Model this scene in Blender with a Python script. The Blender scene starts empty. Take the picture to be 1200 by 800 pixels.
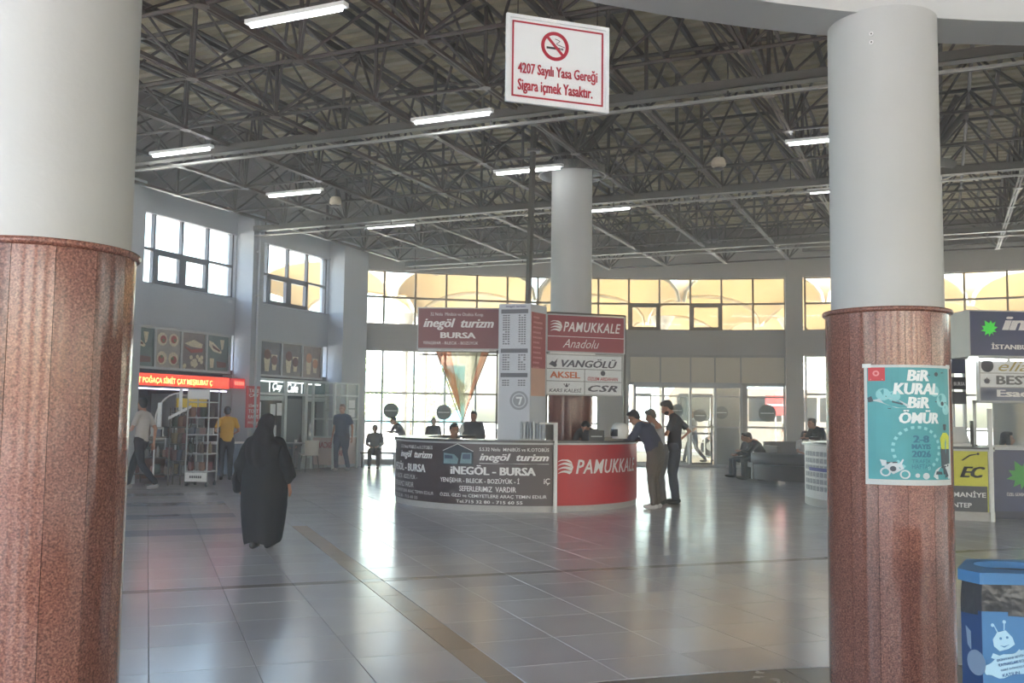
import bpy, bmesh, math, random
from mathutils import Vector, Matrix, noise
rnd = random.Random(7)
PI = math.pi
scene = bpy.context.scene
col = scene.collection
# ---------------------------------------------------------------- camera
cam_d = bpy.data.cameras.new('camera'); cam = bpy.data.objects.new('camera', cam_d); col.objects.link(cam)
cam_d.sensor_width = 36; cam_d.lens = 1130 / 1200 * 36; cam_d.clip_start = .05; cam_d.clip_end = 900
_p = math.atan(87 / 1130); _r = math.atan(.0125)
cam.matrix_world = (Matrix.Translation((0, 0, 1.52)) @ Matrix.Rotation(PI / 2 + _p, 4, 'X') @ Matrix.Rotation(_r, 4, 'Z'))
scene.camera = cam
# ---------------------------------------------------------------- view, sky, sun
scene.view_settings.view_transform = 'Standard'; scene.view_settings.look = 'None'
scene.view_settings.gamma = 1; scene.view_settings.use_curve_mapping = False
scene.view_settings.exposure = 1.95
scene.cycles.use_denoising = True
scene.cycles.max_bounces = 10; scene.cycles.diffuse_bounces = 5; scene.cycles.glossy_bounces = 4
scene.cycles.transparent_max_bounces = 16; scene.cycles.volume_bounces = 1
scene.cycles.sample_clamp_indirect = 8; scene.cycles.caustics_reflective = False; scene.cycles.caustics_refractive = False
world = bpy.data.worlds.new('world'); scene.world = world; world.use_nodes = True
wn = world.node_tree; bgn = wn.nodes['Background']
sky = wn.nodes.new('ShaderNodeTexSky'); sky.sky_type = 'NISHITA'; sky.sun_disc = False
sky.sun_elevation = math.radians(58); sky.sun_rotation = math.radians(150); sky.air_density = 1.3; sky.dust_density = 3.5
wn.links.new(sky.outputs[0], bgn.inputs[0]); bgn.inputs[1].default_value = .5
sun_d = bpy.data.lights.new('sun', 'SUN'); sun_d.energy = 11; sun_d.angle = math.radians(1.5); sun_d.color = (1, .96, .9)
sun = bpy.data.objects.new('sun', sun_d); col.objects.link(sun)
sun.rotation_euler = Vector((-.38, .42, -1.25)).to_track_quat('-Z', 'Y').to_euler()

# ---------------------------------------------------------------- materials
MATS = {}
def mat(key, c, rough=.6, metal=0, emis=None, es=0, var=0, vscale=6, bump=0, bscale=40, spec=.5, trans=0, alpha=1):
    if key in MATS: return MATS[key]
    m = bpy.data.materials.new(key); m.use_nodes = True; MATS[key] = m
    nt = m.node_tree; b = nt.nodes['Principled BSDF']
    c = tuple(x for x in c)[:3] + (1,)
    b.inputs['Base Color'].default_value = c; b.inputs['Roughness'].default_value = rough
    b.inputs['Metallic'].default_value = metal; b.inputs['Specular IOR Level'].default_value = spec
    b.inputs['Transmission Weight'].default_value = trans; b.inputs['Alpha'].default_value = alpha
    if emis: b.inputs['Emission Color'].default_value = tuple(emis) + (1,); b.inputs['Emission Strength'].default_value = es
    tc = nt.nodes.new('ShaderNodeTexCoord')
    if var:
        n = nt.nodes.new('ShaderNodeTexNoise'); n.inputs['Scale'].default_value = vscale; n.inputs['Detail'].default_value = 5
        r = nt.nodes.new('ShaderNodeMapRange'); r.inputs[1].default_value = .3; r.inputs[2].default_value = .7
        r.inputs[3].default_value = 1 - var; r.inputs[4].default_value = 1 + var
        x = nt.nodes.new('ShaderNodeVectorMath'); x.operation = 'SCALE'; x.inputs[0].default_value = c[:3]
        nt.links.new(tc.outputs['Object'], n.inputs['Vector']); nt.links.new(n.outputs['Fac'], r.inputs[0])
        nt.links.new(r.outputs[0], x.inputs['Scale']); nt.links.new(x.outputs[0], b.inputs['Base Color'])
    if bump:
        n = nt.nodes.new('ShaderNodeTexNoise'); n.inputs['Scale'].default_value = bscale
        bp = nt.nodes.new('ShaderNodeBump'); bp.inputs['Strength'].default_value = bump; bp.inputs['Distance'].default_value = .02
        nt.links.new(tc.outputs['Object'], n.inputs['Vector']); nt.links.new(n.outputs['Fac'], bp.inputs['Height'])
        nt.links.new(bp.outputs[0], b.inputs['Normal'])
    return m
def S(r, g, b):   # sRGB 0-255 -> linear
    return tuple(((v / 255 + .055) / 1.055) ** 2.4 if v > 10 else v / 255 / 12.92 for v in (r, g, b))

M_wall = mat('wall_paint', S(178, 183, 189), .75, var=.04, vscale=.8, bump=.05)
M_wallw = mat('wall_paint_warm', S(160, 157, 152), .75, var=.04, vscale=.8, bump=.05)
M_shaft = mat('shaft_paint', S(184, 186, 185), .55, var=.03, vscale=1.5, bump=.04)
M_beam = mat('beam_paint', S(196, 198, 197), .6, var=.03, vscale=1.5)
M_steel = mat('truss_steel', S(44, 28, 21), .45, 0, var=.25, vscale=9)
M_chord = mat('chord_steel', S(66, 47, 38), .36, .15, var=.2, vscale=9)
M_rail = mat('rail_steel', S(150, 148, 144), .4, .3, var=.1)
M_tray = mat('tray_steel', S(78, 74, 70), .4, .3, var=.1)
M_deck = mat('roof_sheet', S(162, 152, 122), .5, .1, var=.12, vscale=1.2)
M_dark = mat('dark_soffit', S(92, 82, 78), .6, var=.15, vscale=2)
M_frame = mat('window_frame_dark', S(84, 78, 82), .45, var=.05)
M_frame2 = mat('window_frame_bronze', S(104, 88, 62), .45, .1, var=.06)
M_alu = mat('aluminium_frame', S(176, 178, 178), .4, .2, var=.04)
M_chrome = mat('chrome', S(205, 208, 210), .18, .9, var=.03)
M_white = mat('white_paint', S(222, 222, 220), .45, var=.03)
M_blank = mat('blank_panel', S(206, 196, 176), .6, var=.03, vscale=1)
M_black = mat('black_plastic', S(28, 28, 30), .4, var=.1)
M_text_w = mat('white_lettering', S(232, 230, 228), .5, var=.02)
M_text_r = mat('red_lettering', S(170, 24, 50), .5, var=.02)
M_text_k = mat('black_lettering', S(40, 40, 46), .5, var=.02)
M_panel_k = mat('banner_maroon_black', S(72, 58, 60), .32, var=.08, vscale=2)
M_panel_r = mat('banner_red', S(186, 32, 36), .38, var=.05, vscale=2)
M_sign_r = mat('sign_maroon', S(142, 40, 52), .35, var=.05, vscale=2)
M_sign_b = mat('sign_brown', S(128, 72, 76), .35, var=.05, vscale=2)
M_signw = mat('sign_white', S(226, 230, 232), .4, var=.02)
M_navy = mat('navy_panel', S(34, 44, 92), .3, var=.05)
M_green = mat('leaf_green', S(60, 200, 60), .5, emis=S(50, 210, 60), es=.12)
M_tube = mat('lit_tube', (1, 1, 1), .5, emis=(.93, .97, 1), es=4.5)
M_skin = mat('skin', S(176, 128, 104), .55, var=.06, vscale=20)
M_grout = mat('grout', S(92, 90, 88), .8, var=.1)
M_out = mat('pale_concrete', S(205, 200, 190), .8, var=.06, vscale=.4)

def glass_mat():
    m = bpy.data.materials.new('window_glass'); m.use_nodes = True; nt = m.node_tree; nt.nodes.clear()
    o = nt.nodes.new('ShaderNodeOutputMaterial'); mx = nt.nodes.new('ShaderNodeMixShader')
    t = nt.nodes.new('ShaderNodeBsdfTransparent'); g = nt.nodes.new('ShaderNodeBsdfGlossy')
    t.inputs[0].default_value = (.93, .96, .95, 1); g.inputs['Roughness'].default_value = .03
    f = nt.nodes.new('ShaderNodeLayerWeight'); pw = nt.nodes.new('ShaderNodeMath'); pw.operation = 'POWER'; pw.inputs[1].default_value = 5
    ma = nt.nodes.new('ShaderNodeMath'); ma.operation = 'MULTIPLY_ADD'; ma.inputs[1].default_value = .9; ma.inputs[2].default_value = .03
    nt.links.new(f.outputs['Facing'], pw.inputs[0]); nt.links.new(pw.outputs[0], ma.inputs[0]); nt.links.new(ma.outputs[0], mx.inputs[0]); nt.links.new(t.outputs[0], mx.inputs[1]); nt.links.new(g.outputs[0], mx.inputs[2])
    nt.links.new(mx.outputs[0], o.inputs[0]); MATS['glass'] = m; return m
M_glass = glass_mat()

def tile_mat(key, c, rough):
    m = bpy.data.materials.new(key); m.use_nodes = True; nt = m.node_tree; b = nt.nodes['Principled BSDF']
    tc = nt.nodes.new('ShaderNodeTexCoord'); geo = nt.nodes.new('ShaderNodeNewGeometry'); oi = nt.nodes.new('ShaderNodeObjectInfo')
    n = nt.nodes.new('ShaderNodeTexNoise'); n.inputs['Scale'].default_value = 2.2; n.inputs['Detail'].default_value = 8
    nt.links.new(geo.outputs['Position'], n.inputs['Vector'])
    at = nt.nodes.new('ShaderNodeAttribute'); at.attribute_name = 'tint'
    ad = nt.nodes.new('ShaderNodeMath'); ad.operation = 'MULTIPLY_ADD'; ad.inputs[1].default_value = .16; ad.inputs[2].default_value = .92
    nt.links.new(n.outputs['Fac'], ad.inputs[0])
    mu = nt.nodes.new('ShaderNodeVectorMath'); mu.operation = 'SCALE'; mu.inputs[0].default_value = c
    nt.links.new(ad.outputs[0], mu.inputs['Scale'])
    m2 = nt.nodes.new('ShaderNodeVectorMath'); m2.operation = 'MULTIPLY'
    nt.links.new(mu.outputs[0], m2.inputs[0]); nt.links.new(at.outputs['Color'], m2.inputs[1])
    nt.links.new(m2.outputs[0], b.inputs['Base Color'])
    r = nt.nodes.new('ShaderNodeMapRange'); r.inputs[3].default_value = rough * .8; r.inputs[4].default_value = rough * 1.25
    nt.links.new(n.outputs['Fac'], r.inputs[0]); nt.links.new(r.outputs[0], b.inputs['Roughness'])
    bp = nt.nodes.new('ShaderNodeBump'); bp.inputs['Strength'].default_value = .035; bp.inputs['Distance'].default_value = .01
    n2 = nt.nodes.new('ShaderNodeTexNoise'); n2.inputs['Scale'].default_value = 3.5; n2.inputs['Detail'].default_value = 2
    nt.links.new(geo.outputs['Position'], n2.inputs['Vector'])
    nt.links.new(n2.outputs['Fac'], bp.inputs['Height']); nt.links.new(bp.outputs[0], b.inputs['Normal'])
    MATS[key] = m; return m
M_tile = tile_mat('floor_tile', S(186, 182, 181), .18)
M_tan = tile_mat('tan_tile', S(164, 144, 124), .24)
M_strip = tile_mat('strip_tile', S(138, 130, 124), .22)
M_dtile = tile_mat('dark_tile', S(112, 106, 100), .25)

def granite():
    m = bpy.data.materials.new('red_granite'); m.use_nodes = True; nt = m.node_tree; b = nt.nodes['Principled BSDF']
    tc = nt.nodes.new('ShaderNodeTexCoord'); oi = nt.nodes.new('ShaderNodeObjectInfo')
    v = nt.nodes.new('ShaderNodeTexNoise'); v.inputs['Scale'].default_value = 125; v.inputs['Detail'].default_value = 3
    nt.links.new(tc.outputs['Object'], v.inputs['Vector'])
    cr = nt.nodes.new('ShaderNodeValToRGB'); e = cr.color_ramp.elements
    e[0].position = .34; e[0].color = S(88, 54, 48) + (1,); e[1].position = .7; e[1].color = S(168, 122, 106) + (1,)
    x = e.new(.46); x.color = S(124, 80, 70) + (1,); x = e.new(.56); x.color = S(142, 94, 80) + (1,)
    nt.links.new(v.outputs['Fac'], cr.inputs[0])
    mr = nt.nodes.new('ShaderNodeMapRange'); mr.inputs[3].default_value = .74; mr.inputs[4].default_value = 1.15
    nt.links.new(oi.outputs['Random'], mr.inputs[0])
    sc = nt.nodes.new('ShaderNodeVectorMath'); sc.operation = 'SCALE'
    nt.links.new(cr.outputs[0], sc.inputs[0]); nt.links.new(mr.outputs[0], sc.inputs['Scale'])
    nt.links.new(sc.outputs[0], b.inputs['Base Color']); b.inputs['Roughness'].default_value = .14
    MATS['granite'] = m; return m
M_gran = granite()

# ---------------------------------------------------------------- mesh helpers
def wm(o):
    m = o.matrix_basis.copy(); p = o.parent
    while p: m = p.matrix_basis @ m; p = p.parent
    return m
class MB:
    def __init__(s): s.v = []; s.f = []; s.m = []; s.mi = 0
    def add(s, vs, fs):
        n = len(s.v); s.v += [Vector(x) for x in vs]; s.f += [tuple(i + n for i in f) for f in fs]; s.m += [s.mi] * len(fs); return s
    def hexa(s, p):
        return s.add(p, [(0, 3, 2, 1), (4, 5, 6, 7), (0, 1, 5, 4), (1, 2, 6, 5), (2, 3, 7, 6), (3, 0, 4, 7)])
    def box(s, x0, x1, y0, y1, z0, z1, M=None):
        p = [Vector(q) for q in ((x0, y0, z0), (x1, y0, z0), (x1, y1, z0), (x0, y1, z0), (x0, y0, z1), (x1, y0, z1), (x1, y1, z1), (x0, y1, z1))]
        if M: p = [M @ q for q in p]
        return s.hexa(p)
    def slab(s, P, s0, s1, z0, z1, d0, d1, step=99):
        n = max(1, math.ceil((s1 - s0) / step - 1e-6))
        for i in range(n):
            a = s0 + (s1 - s0) * i / n; b = s0 + (s1 - s0) * (i + 1) / n
            s.hexa([P(a, d0, z0), P(b, d0, z0), P(b, d1, z0), P(a, d1, z0), P(a, d0, z1), P(b, d0, z1), P(b, d1, z1), P(a, d1, z1)])
        return s
    def loft(s, pts, rad, n=12, side=None, caps=True, round_=True):
        pts = [Vector(p) for p in pts]; rad = [(r, r) if not hasattr(r, '__len__') else r for r in rad]
        if round_:
            d0 = (pts[0] - pts[1]).normalized(); d1 = (pts[-1] - pts[-2]).normalized(); a, b = rad[0], rad[-1]
            m0 = min(a); m1 = min(b)
            pts = [pts[0] + d0 * m0 * .98, pts[0] + d0 * m0 * .72] + pts + [pts[-1] + d1 * m1 * .72, pts[-1] + d1 * m1 * .98]
            rad = [(a[0] * .3, a[1] * .3), (a[0] * .72, a[1] * .72)] + rad + [(b[0] * .72, b[1] * .72), (b[0] * .3, b[1] * .3)]
        rings = []; base = len(s.v); prev = None
        for i, p in enumerate(pts):
            t = (pts[min(i + 1, len(pts) - 1)] - pts[max(i - 1, 0)]).normalized()
            sd = Vector(side) if side is not None else (prev if prev else Vector((1, 0, 0)) if abs(t.x) < .9 else Vector((0, 1, 0)))
            x = (sd - t * sd.dot(t)).normalized(); y = t.cross(x); prev = x
            for k in range(n):
                a = 2 * PI * k / n; s.v.append(p + x * math.cos(a) * rad[i][0] + y * math.sin(a) * rad[i][1])
        for i in range(len(pts) - 1):
            for k in range(n):
                a = base + i * n + k; b = base + i * n + (k + 1) % n
                s.f.append((a, b, b + n, a + n)); s.m.append(s.mi)
        if caps:
            s.f.append(tuple(base + k for k in reversed(range(n)))); s.m.append(s.mi)
            e = base + (len(pts) - 1) * n; s.f.append(tuple(e + k for k in range(n))); s.m.append(s.mi)
        return s
    def cyl(s, p0, p1, r0, r1=None, n=12): return s.loft([p0, p1], [r0, r1 if r1 is not None else r0], n, round_=False)
    def tube(s, pts, r, n=8): return s.loft(pts, [r] * len(pts), n, round_=False)
    def ell(s, c, r, n=14, M=None):
        c = Vector(c); base = len(s.v); m = n // 2
        for i in range(m + 1):
            th = PI * (i if 0 < i < m else (.02 if i == 0 else m - .02)) / m
            for k in range(n):
                a = 2 * PI * k / n; q = Vector((r[0] * math.sin(th) * math.cos(a), r[1] * math.sin(th) * math.sin(a), r[2] * math.cos(th)))
                s.v.append(c + (M @ q if M else q))
        for i in range(m):
            for k in range(n):
                a = base + i * n + k; b = base + i * n + (k + 1) % n; s.f.append((a, a + n, b + n, b)); s.m.append(s.mi)
        s.f.append(tuple(base + k for k in range(n))); s.m.append(s.mi)
        s.f.append(tuple(base + m * n + k for k in reversed(range(n)))); s.m.append(s.mi)
        return s
    def lathe(s, prof, c=(0, 0, 0), n=32, a0=0, a1=2 * PI):
        full = abs(a1 - a0 - 2 * PI) < 1e-6; cn = n if full else n + 1; base = len(s.v); c = Vector(c)
        for r, z in prof:
            for k in range(cn):
                a = a0 + (a1 - a0) * k / n; s.v.append(c + Vector((r * math.sin(a), -r * math.cos(a), z)))
        for i in range(len(prof) - 1):
            for k in range(n):
                a = base + i * cn + k; b = base + i * cn + (k + 1) % cn; s.f.append((a, b, b + cn, a + cn)); s.m.append(s.mi)
        return s
    def prism(s, pts, mapf, t0, t1):   # outline in (x,y) extruded between depths via mapf(x,y,d)
        n = len(pts); vs = [mapf(x, y, t0) for x, y in pts] + [mapf(x, y, t1) for x, y in pts]
        return s.add(vs, [tuple(range(n)), tuple(reversed(range(n, 2 * n)))] + [(i, i + n, (i + 1) % n + n, (i + 1) % n) for i in range(n)])
    def build(s, name, m, parent=None, world=False, smooth=False, fix=True):
        me = bpy.data.meshes.new(name); vs = s.v
        if world and parent: inv = wm(parent).inverted(); vs = [inv @ v for v in vs]
        me.from_pydata([tuple(v) for v in vs], [], s.f)
        for x in (m if isinstance(m, (list, tuple)) else [m]): me.materials.append(x)
        me.polygons.foreach_set('material_index', s.m)
        if fix:
            bm = bmesh.new(); bm.from_mesh(me); bmesh.ops.recalc_face_normals(bm, faces=bm.faces); bm.to_mesh(me); bm.free()
        if smooth: smooth_mesh(me)
        return link(me, name, parent)
def smooth_mesh(me, ang=50):
    me.polygons.foreach_set('use_smooth', [True] * len(me.polygons))
    me.set_sharp_from_angle(angle=math.radians(ang))
def link(me, name, parent=None, loc=None):
    o = bpy.data.objects.new(name, me); col.objects.link(o)
    if parent: o.parent = parent
    if loc is not None: o.location = loc
    return o
def tag(o, label, cat, group=None):
    o['label'] = label; o['category'] = cat
    if group: o['group'] = group
    return o
def struct(o, label=None, cat=None):
    o['kind'] = 'structure'
    if label: o['label'] = label
    if cat: o['category'] = cat
    return o
def thing(name, label, cat, loc=(0, 0, 0), rz=0, group=None):
    o = bpy.data.objects.new(name, None); o.empty_display_size = .1; col.objects.link(o); o.location = loc; o.rotation_euler = (0, 0, rz)
    return tag(o, label, cat, group)
def sempty(name, label=None, cat=None, loc=(0, 0, 0)):
    o = bpy.data.objects.new(name, None); col.objects.link(o); o.location = loc; return struct(o, label, cat)
KIDS = {}
def copy_tree(o, parent=None):
    c = o.copy(); col.objects.link(c); c.parent = parent
    for ch in [x for x in bpy.data.objects if x.parent == o]: copy_tree(ch, c)
    return c
def text(string, w, h, mapf, m, parent, name='lettering', bold=0, shear=0, d=.004, spacing=1):
    cu = bpy.data.curves.new('t', 'FONT'); cu.body = string; cu.size = 1; cu.resolution_u = 2; cu.offset = min(bold, .012); cu.shear = shear; cu.space_character = spacing
    o = bpy.data.objects.new('t', cu); me = bpy.data.meshes.new_from_object(o); bpy.data.objects.remove(o)
    if not len(me.vertices): return None
    ex = max(0, bold - .012) * 1.3; sh = [0] if ex < .004 else [-ex, 0, ex]
    vs = [v.co.copy() for v in me.vertices]; fs = [tuple(p.vertices) for p in me.polygons]
    xs = [v.x for v in vs]; ys = [v.y for v in vs]; x0, x1, y0, y1 = min(xs) - ex, max(xs) + ex, min(ys), max(ys)
    inv = wm(parent).inverted(); V_, F_ = [], []
    for k, dx in enumerate(sh):
        n = len(V_); V_ += [tuple(inv @ Vector(mapf((v.x + dx - x0) / (x1 - x0) * w, (v.y - y0) / (y1 - y0) * h, d + .0004 * k))) for v in vs]
        F_ += [tuple(i + n for i in f) for f in fs]
    me = bpy.data.meshes.new(name); me.from_pydata(V_, [], F_); me.materials.append(m)
    return link(me, name, parent)
def plane_map(o, xd, zd=(0, 0, 1)):
    o = Vector(o); xd = Vector(xd).normalized(); zd = Vector(zd).normalized(); nd = xd.cross(zd)
    return lambda x, y, d=0: o + xd * x + zd * y + nd * d
def cyl_map(c, R, a0, z0):   # angle measured from -Y, growing to +X
    return lambda x, y, d=0: Vector((c[0] + (R + d) * math.sin(a0 + x / R), c[1] - (R + d) * math.cos(a0 + x / R), z0 + y))
def shift(f, dx, dy): return lambda x, y, d=0: f(x + dx, y + dy, d)
def ringpoly(cx, cy, r, n=24, a0=0, a1=2 * PI): return [(cx + r * math.cos(a0 + (a1 - a0) * i / n), cy + r * math.sin(a0 + (a1 - a0) * i / n)) for i in range(n)]
def mapped(parent, name, m, f, polys, t0=.002, t1=.006):
    b = MB()
    for p in polys: b.prism(p, f, t0, t1)
    return b.build(name, m, parent, world=True)
def rect(x0, x1, y0, y1, k=1): 
    return [(x0 + (x1 - x0) * i / k, y0) for i in range(k + 1)] + [(x1 - (x1 - x0) * i / k, y1) for i in range(k + 1)]
def annulus(cx, cy, r0, r1, n=24):
    ps = []
    for i in range(n):
        a = 2 * PI * i / n; b = 2 * PI * (i + 1) / n
        ps.append([(cx + r0 * math.cos(a), cy + r0 * math.sin(a)), (cx + r1 * math.cos(a), cy + r1 * math.sin(a)), (cx + r1 * math.cos(b), cy + r1 * math.sin(b)), (cx + r0 * math.cos(b), cy + r0 * math.sin(b))])
    return ps

TH = math.radians(24); CT, ST = math.cos(TH), math.sin(TH)
def UV(u, v, z=0): return Vector((u * CT + v * ST, -u * ST + v * CT, z))
def PL(s, d, z): return UV(-16.05 + d, s, z)                       # left wall frame: s along, d into the room
AC = (3.2, 5.9); AR = 24.8
def PA(s, d, z): a = math.radians(s); return Vector((AC[0] + (AR - d) * math.sin(a), AC[1] + (AR - d) * math.cos(a), z))

# ================================================================ STRUCTURE
# ---- floor
floor = sempty('floor', 'polished grey porcelain tile floor with tan bands', 'floor')
MB().box(-22, 32, -14, 32, -.3, -.008).build('grout_bed', M_grout, floor)
TA = math.radians(20.6)
def AB(a, b, z=0): return Vector((a * math.cos(TA) - b * math.sin(TA), a * math.sin(TA) + b * math.cos(TA), z))
RC = Vector((3.2, -1.1, 0)); RR = 7.3
def inside(p): 
    u = p.x * CT - p.y * ST
    return u > -19 and (math.hypot(p.x - AC[0], p.y - AC[1]) < AR + .3 or p.y < 6)
def clipring(pts):   # keep tile polygon outside the ring border
    bm = bmesh.new(); vs = [bm.verts.new(p) for p in pts]; bm.faces.new(vs)
    c = sum(pts, Vector()) / len(pts); d = (c - RC); d.z = 0; d.normalize(); q = RC + d * RR
    bmesh.ops.bisect_plane(bm, geom=bm.verts[:] + bm.edges[:] + bm.faces[:], plane_co=q, plane_no=d, clear_inner=True)
    out = [v.co.copy() for v in list(bm.faces)[0].verts] if len(bm.faces) else []
    bm.free(); return out
a_edges = [-18 * .605 + .065 + .605 * i for i in range(21)]
a_edges = [.065 + .605 * i for i in range(-26, 4)] + [2.08] + [2.08 + .603 * i for i in range(1, 48)]
def tile_mesh(name, polys, tints, m, bev=.0035, th=.02, tilt=True):
    bm = bmesh.new(); lay = bm.loops.layers.float_color.new('tint')
    for pts, t in zip(polys, tints):
        c = sum(pts, Vector()) / len(pts)
        tx, ty = (rnd.uniform(-.0012, .0012), rnd.uniform(-.0012, .0012)) if tilt else (0, 0)
        f0 = [bm.verts.new(p + (c - p).normalized() * bev + Vector((0, 0, tx * (p.x - c.x) + ty * (p.y - c.y)))) for p in pts]
        f1 = [bm.verts.new(p + Vector((0, 0, -.003))) for p in pts]
        f2 = [bm.verts.new(p + Vector((0, 0, -th))) for p in pts]
        fs = [bm.faces.new(f0)]
        n = len(pts)
        for i in range(n):
            fs.append(bm.faces.new((f1[i], f1[(i + 1) % n], f0[(i + 1) % n], f0[i])))
            fs.append(bm.faces.new((f2[i], f2[(i + 1) % n], f1[(i + 1) % n], f1[i])))
        for f in fs:
            for l in f.loops: l[lay] = tuple(t) + (1,)
    bmesh.ops.recalc_face_normals(bm, faces=bm.faces)
    me = bpy.data.meshes.new(name); bm.to_mesh(me); bm.free(); me.materials.append(m); return me
far = {0: ([], []), 1: ([], []), 2: ([], [])}
for i in range(len(a_edges) - 1):
    a0, a1 = a_edges[i], a_edges[i + 1]; band = a1 - a0 < .3
    ph = 6.10 if a0 < 1.9 else 5.59
    rows = [ph + .66 * k for k in range(-25, 48)]
    for b0, b1 in zip(rows, rows[1:]):
        segs = [(b0, b1, band and b0 < 13)]
        if b0 < 8.78 < b1 and 8.95 < b1: segs = [(b0, 8.78, band), (8.78, 8.93, 2), (8.93, b1, band)]
        elif b0 < 8.93 and b1 > 8.78: segs = [(b0, 8.78, band), (8.78, 8.93, 2)] if b0 < 8.78 else [(max(b0, 8.93), b1, band)]
        for q0, q1, kind in segs:
            if q1 - q0 < .03: continue
            g = .0018; pts = [AB(a0 + g, q0 + g), AB(a1 - g, q0 + g), AB(a1 - g, q1 - g), AB(a0 + g, q1 - g)]
            c = sum(pts, Vector()) / 4
            if not inside(c) or c.x < -18 or c.x > 30: continue
            dr = (c - RC).length
            if dr < RR + .5:
                pts = clipring(pts)
                if len(pts) < 3: continue
                c = sum(pts, Vector()) / len(pts)
                if (c - RC).length < RR + .01: continue
            t = rnd.uniform(.93, 1.05); tint = (t, t, t * rnd.uniform(.99, 1.02))
            # a few blue-grey replacement tiles at the left, by the pastry shop
            if a0 < .7 and 12.5 < q0 < 19 and (int(q0 / .66) % 3 == 1): tint = (.62, .68, .76)
            px = c.x / max(c.y, .1)
            near = 4.9 < c.y < 11.2 and -.44 < px < .36 and (px < .36)
            if near:
                loc = [p - c for p in pts]
                me = tile_mesh('floor_tile', [loc], [tint], (M_tile, M_tan, M_strip)[int(kind)])
                o = link(me, 'floor_tile' if not kind else 'band_tile', floor, c)
            else:
                k = int(kind); far[k][0].append(pts); far[k][1].append(tint)
for k, (ps, ts) in far.items():
    o = link(tile_mesh('far_floor_tiles', ps, ts, (M_tile, M_tan, M_strip)[k]), 'far_floor_tiles', floor); o['kind'] = 'stuff'
# ring border slabs round the camera's circle
for i in range(40):
    a = math.radians(-75 + i * 9 / 1.0 * .5 * 2); b = a + math.radians(9) - .0006
    pts = [RC + Vector((math.sin(t) * r, math.cos(t) * r, 0)) for t, r in ((a, RR - .62), (b, RR - .62), (b, RR - .01), (a, RR - .01))]
    c = sum(pts, Vector()) / 4
    link(tile_mesh('border_slab', [[p - c for p in pts]], [(1, 1, 1)], M_dtile), 'border_slab', floor, c)
MB().lathe([(0, -.012), (RR - .64, -.004)], (RC.x, RC.y, 0), 48).build('inner_floor', M_dtile, floor, fix=True)
MB().lathe([(0, -.011), (3, -.011), (5, -.006), (RR - .625, -.0005)], (RC.x, RC.y, .0), 64)

# ---- ceiling
ceil = sempty('ceiling', 'corrugated metal roof on a dark steel space frame', 'ceiling')
HB, HT, HD = 6.12, 7.3, 7.52
def inroof(u, v):
    p = UV(u, v); return math.hypot(p.x - AC[0], p.y - AC[1]) < AR - .3 and u > -15.8
PU, PV = 1.8, 1.83
U0, V0 = -9.35, 10.05
us = [U0 + PU * k for k in range(-3, 9)]; vs_ = [V0 + PV * k for k in range(-6, 11)]
# corrugated sheets, ribs run along u
def sheet(v0, v1, u0, u1):
    b = MB(); prof = []; pitch = .3; v = v0
    while v < v1 - 1e-6:
        for dv, dz in ((0, 0), (.1, 0), (.13, .09), (.22, .09), (.25, 0)): prof.append((min(v + dv, v1), dz))
        v += pitch
    prof.append((v1, 0)); n = len(prof)
    vs = [UV(u0, v, HD + z) for v, z in prof] + [UV(u1, v, HD + z) for v, z in prof]
    b.add(vs, [(i, i + 1, i + 1 + n, i + n) for i in range(n - 1)]); return b
v = -9.0
while v < 31:
    umax = 26
    for u0, u1 in ((-13.5, -7.5), (-7.5, -1.5), (-1.5, 6), (6, 26)):
        if u0 < 6 or True: 
            if UV((u0 + u1) / 2, v).x > 32: continue
            sheet(v, v + 2.6, u0, u1 + .04).build('roof_sheet', M_deck, ceil, fix=False)
    v += 2.6
# soffit falling from deck edge to left wall
for i in range(13):
    a = -9 + i * 3.0; b = MB()
    for k in range(6):
        s0 = a + k * .5
        b.hexa([UV(-16.3, s0, 6.44), UV(-16.3, s0 + .47, 6.44), UV(-13.45, s0 + .47, 7.5), UV(-13.45, s0, 7.5), UV(-16.3, s0, 6.49), UV(-16.3, s0 + .47, 6.49), UV(-13.45, s0 + .47, 7.58), UV(-13.45, s0, 7.58)])
    b.build('soffit_panel', M_dark, ceil)
MB().hexa([UV(-16.4, -9, 6.52), UV(-16.4, 30, 6.52), UV(-13.3, 30, 7.62), UV(-13.3, -9, 7.62), UV(-16.4, -9, 6.6), UV(-16.4, 30, 6.6), UV(-13.3, 30, 7.75), UV(-13.3, -9, 7.75)]).build('soffit_backing', M_dark, ceil)
MB().hexa([UV(-13.6, -9, 7.72), UV(27, -9, 7.72), UV(27, 31, 7.72), UV(-13.6, 31, 7.72), UV(-13.6, -9, 7.8), UV(27, -9, 7.8), UV(27, 31, 7.8), UV(-13.6, 31, 7.8)]).build('roof_slab', M_dark, ceil)
# purlins along v (direction of the left wall)
purl = []
u = -13.4
while u < 12:
    vmax = 31
    b = MB(); pts = [v for v in [x * .5 for x in range(-8, 62)] if inroof(u, v)]
    if pts: 
        b.box(-.03, .03, 0, pts[-1] - pts[0], -.1, 0, Matrix.Translation(UV(u, pts[0], HD - .005)) @ Matrix.Rotation(-TH, 4, 'Z')); b.build('purlin', M_steel, ceil)
    u += .9
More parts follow.
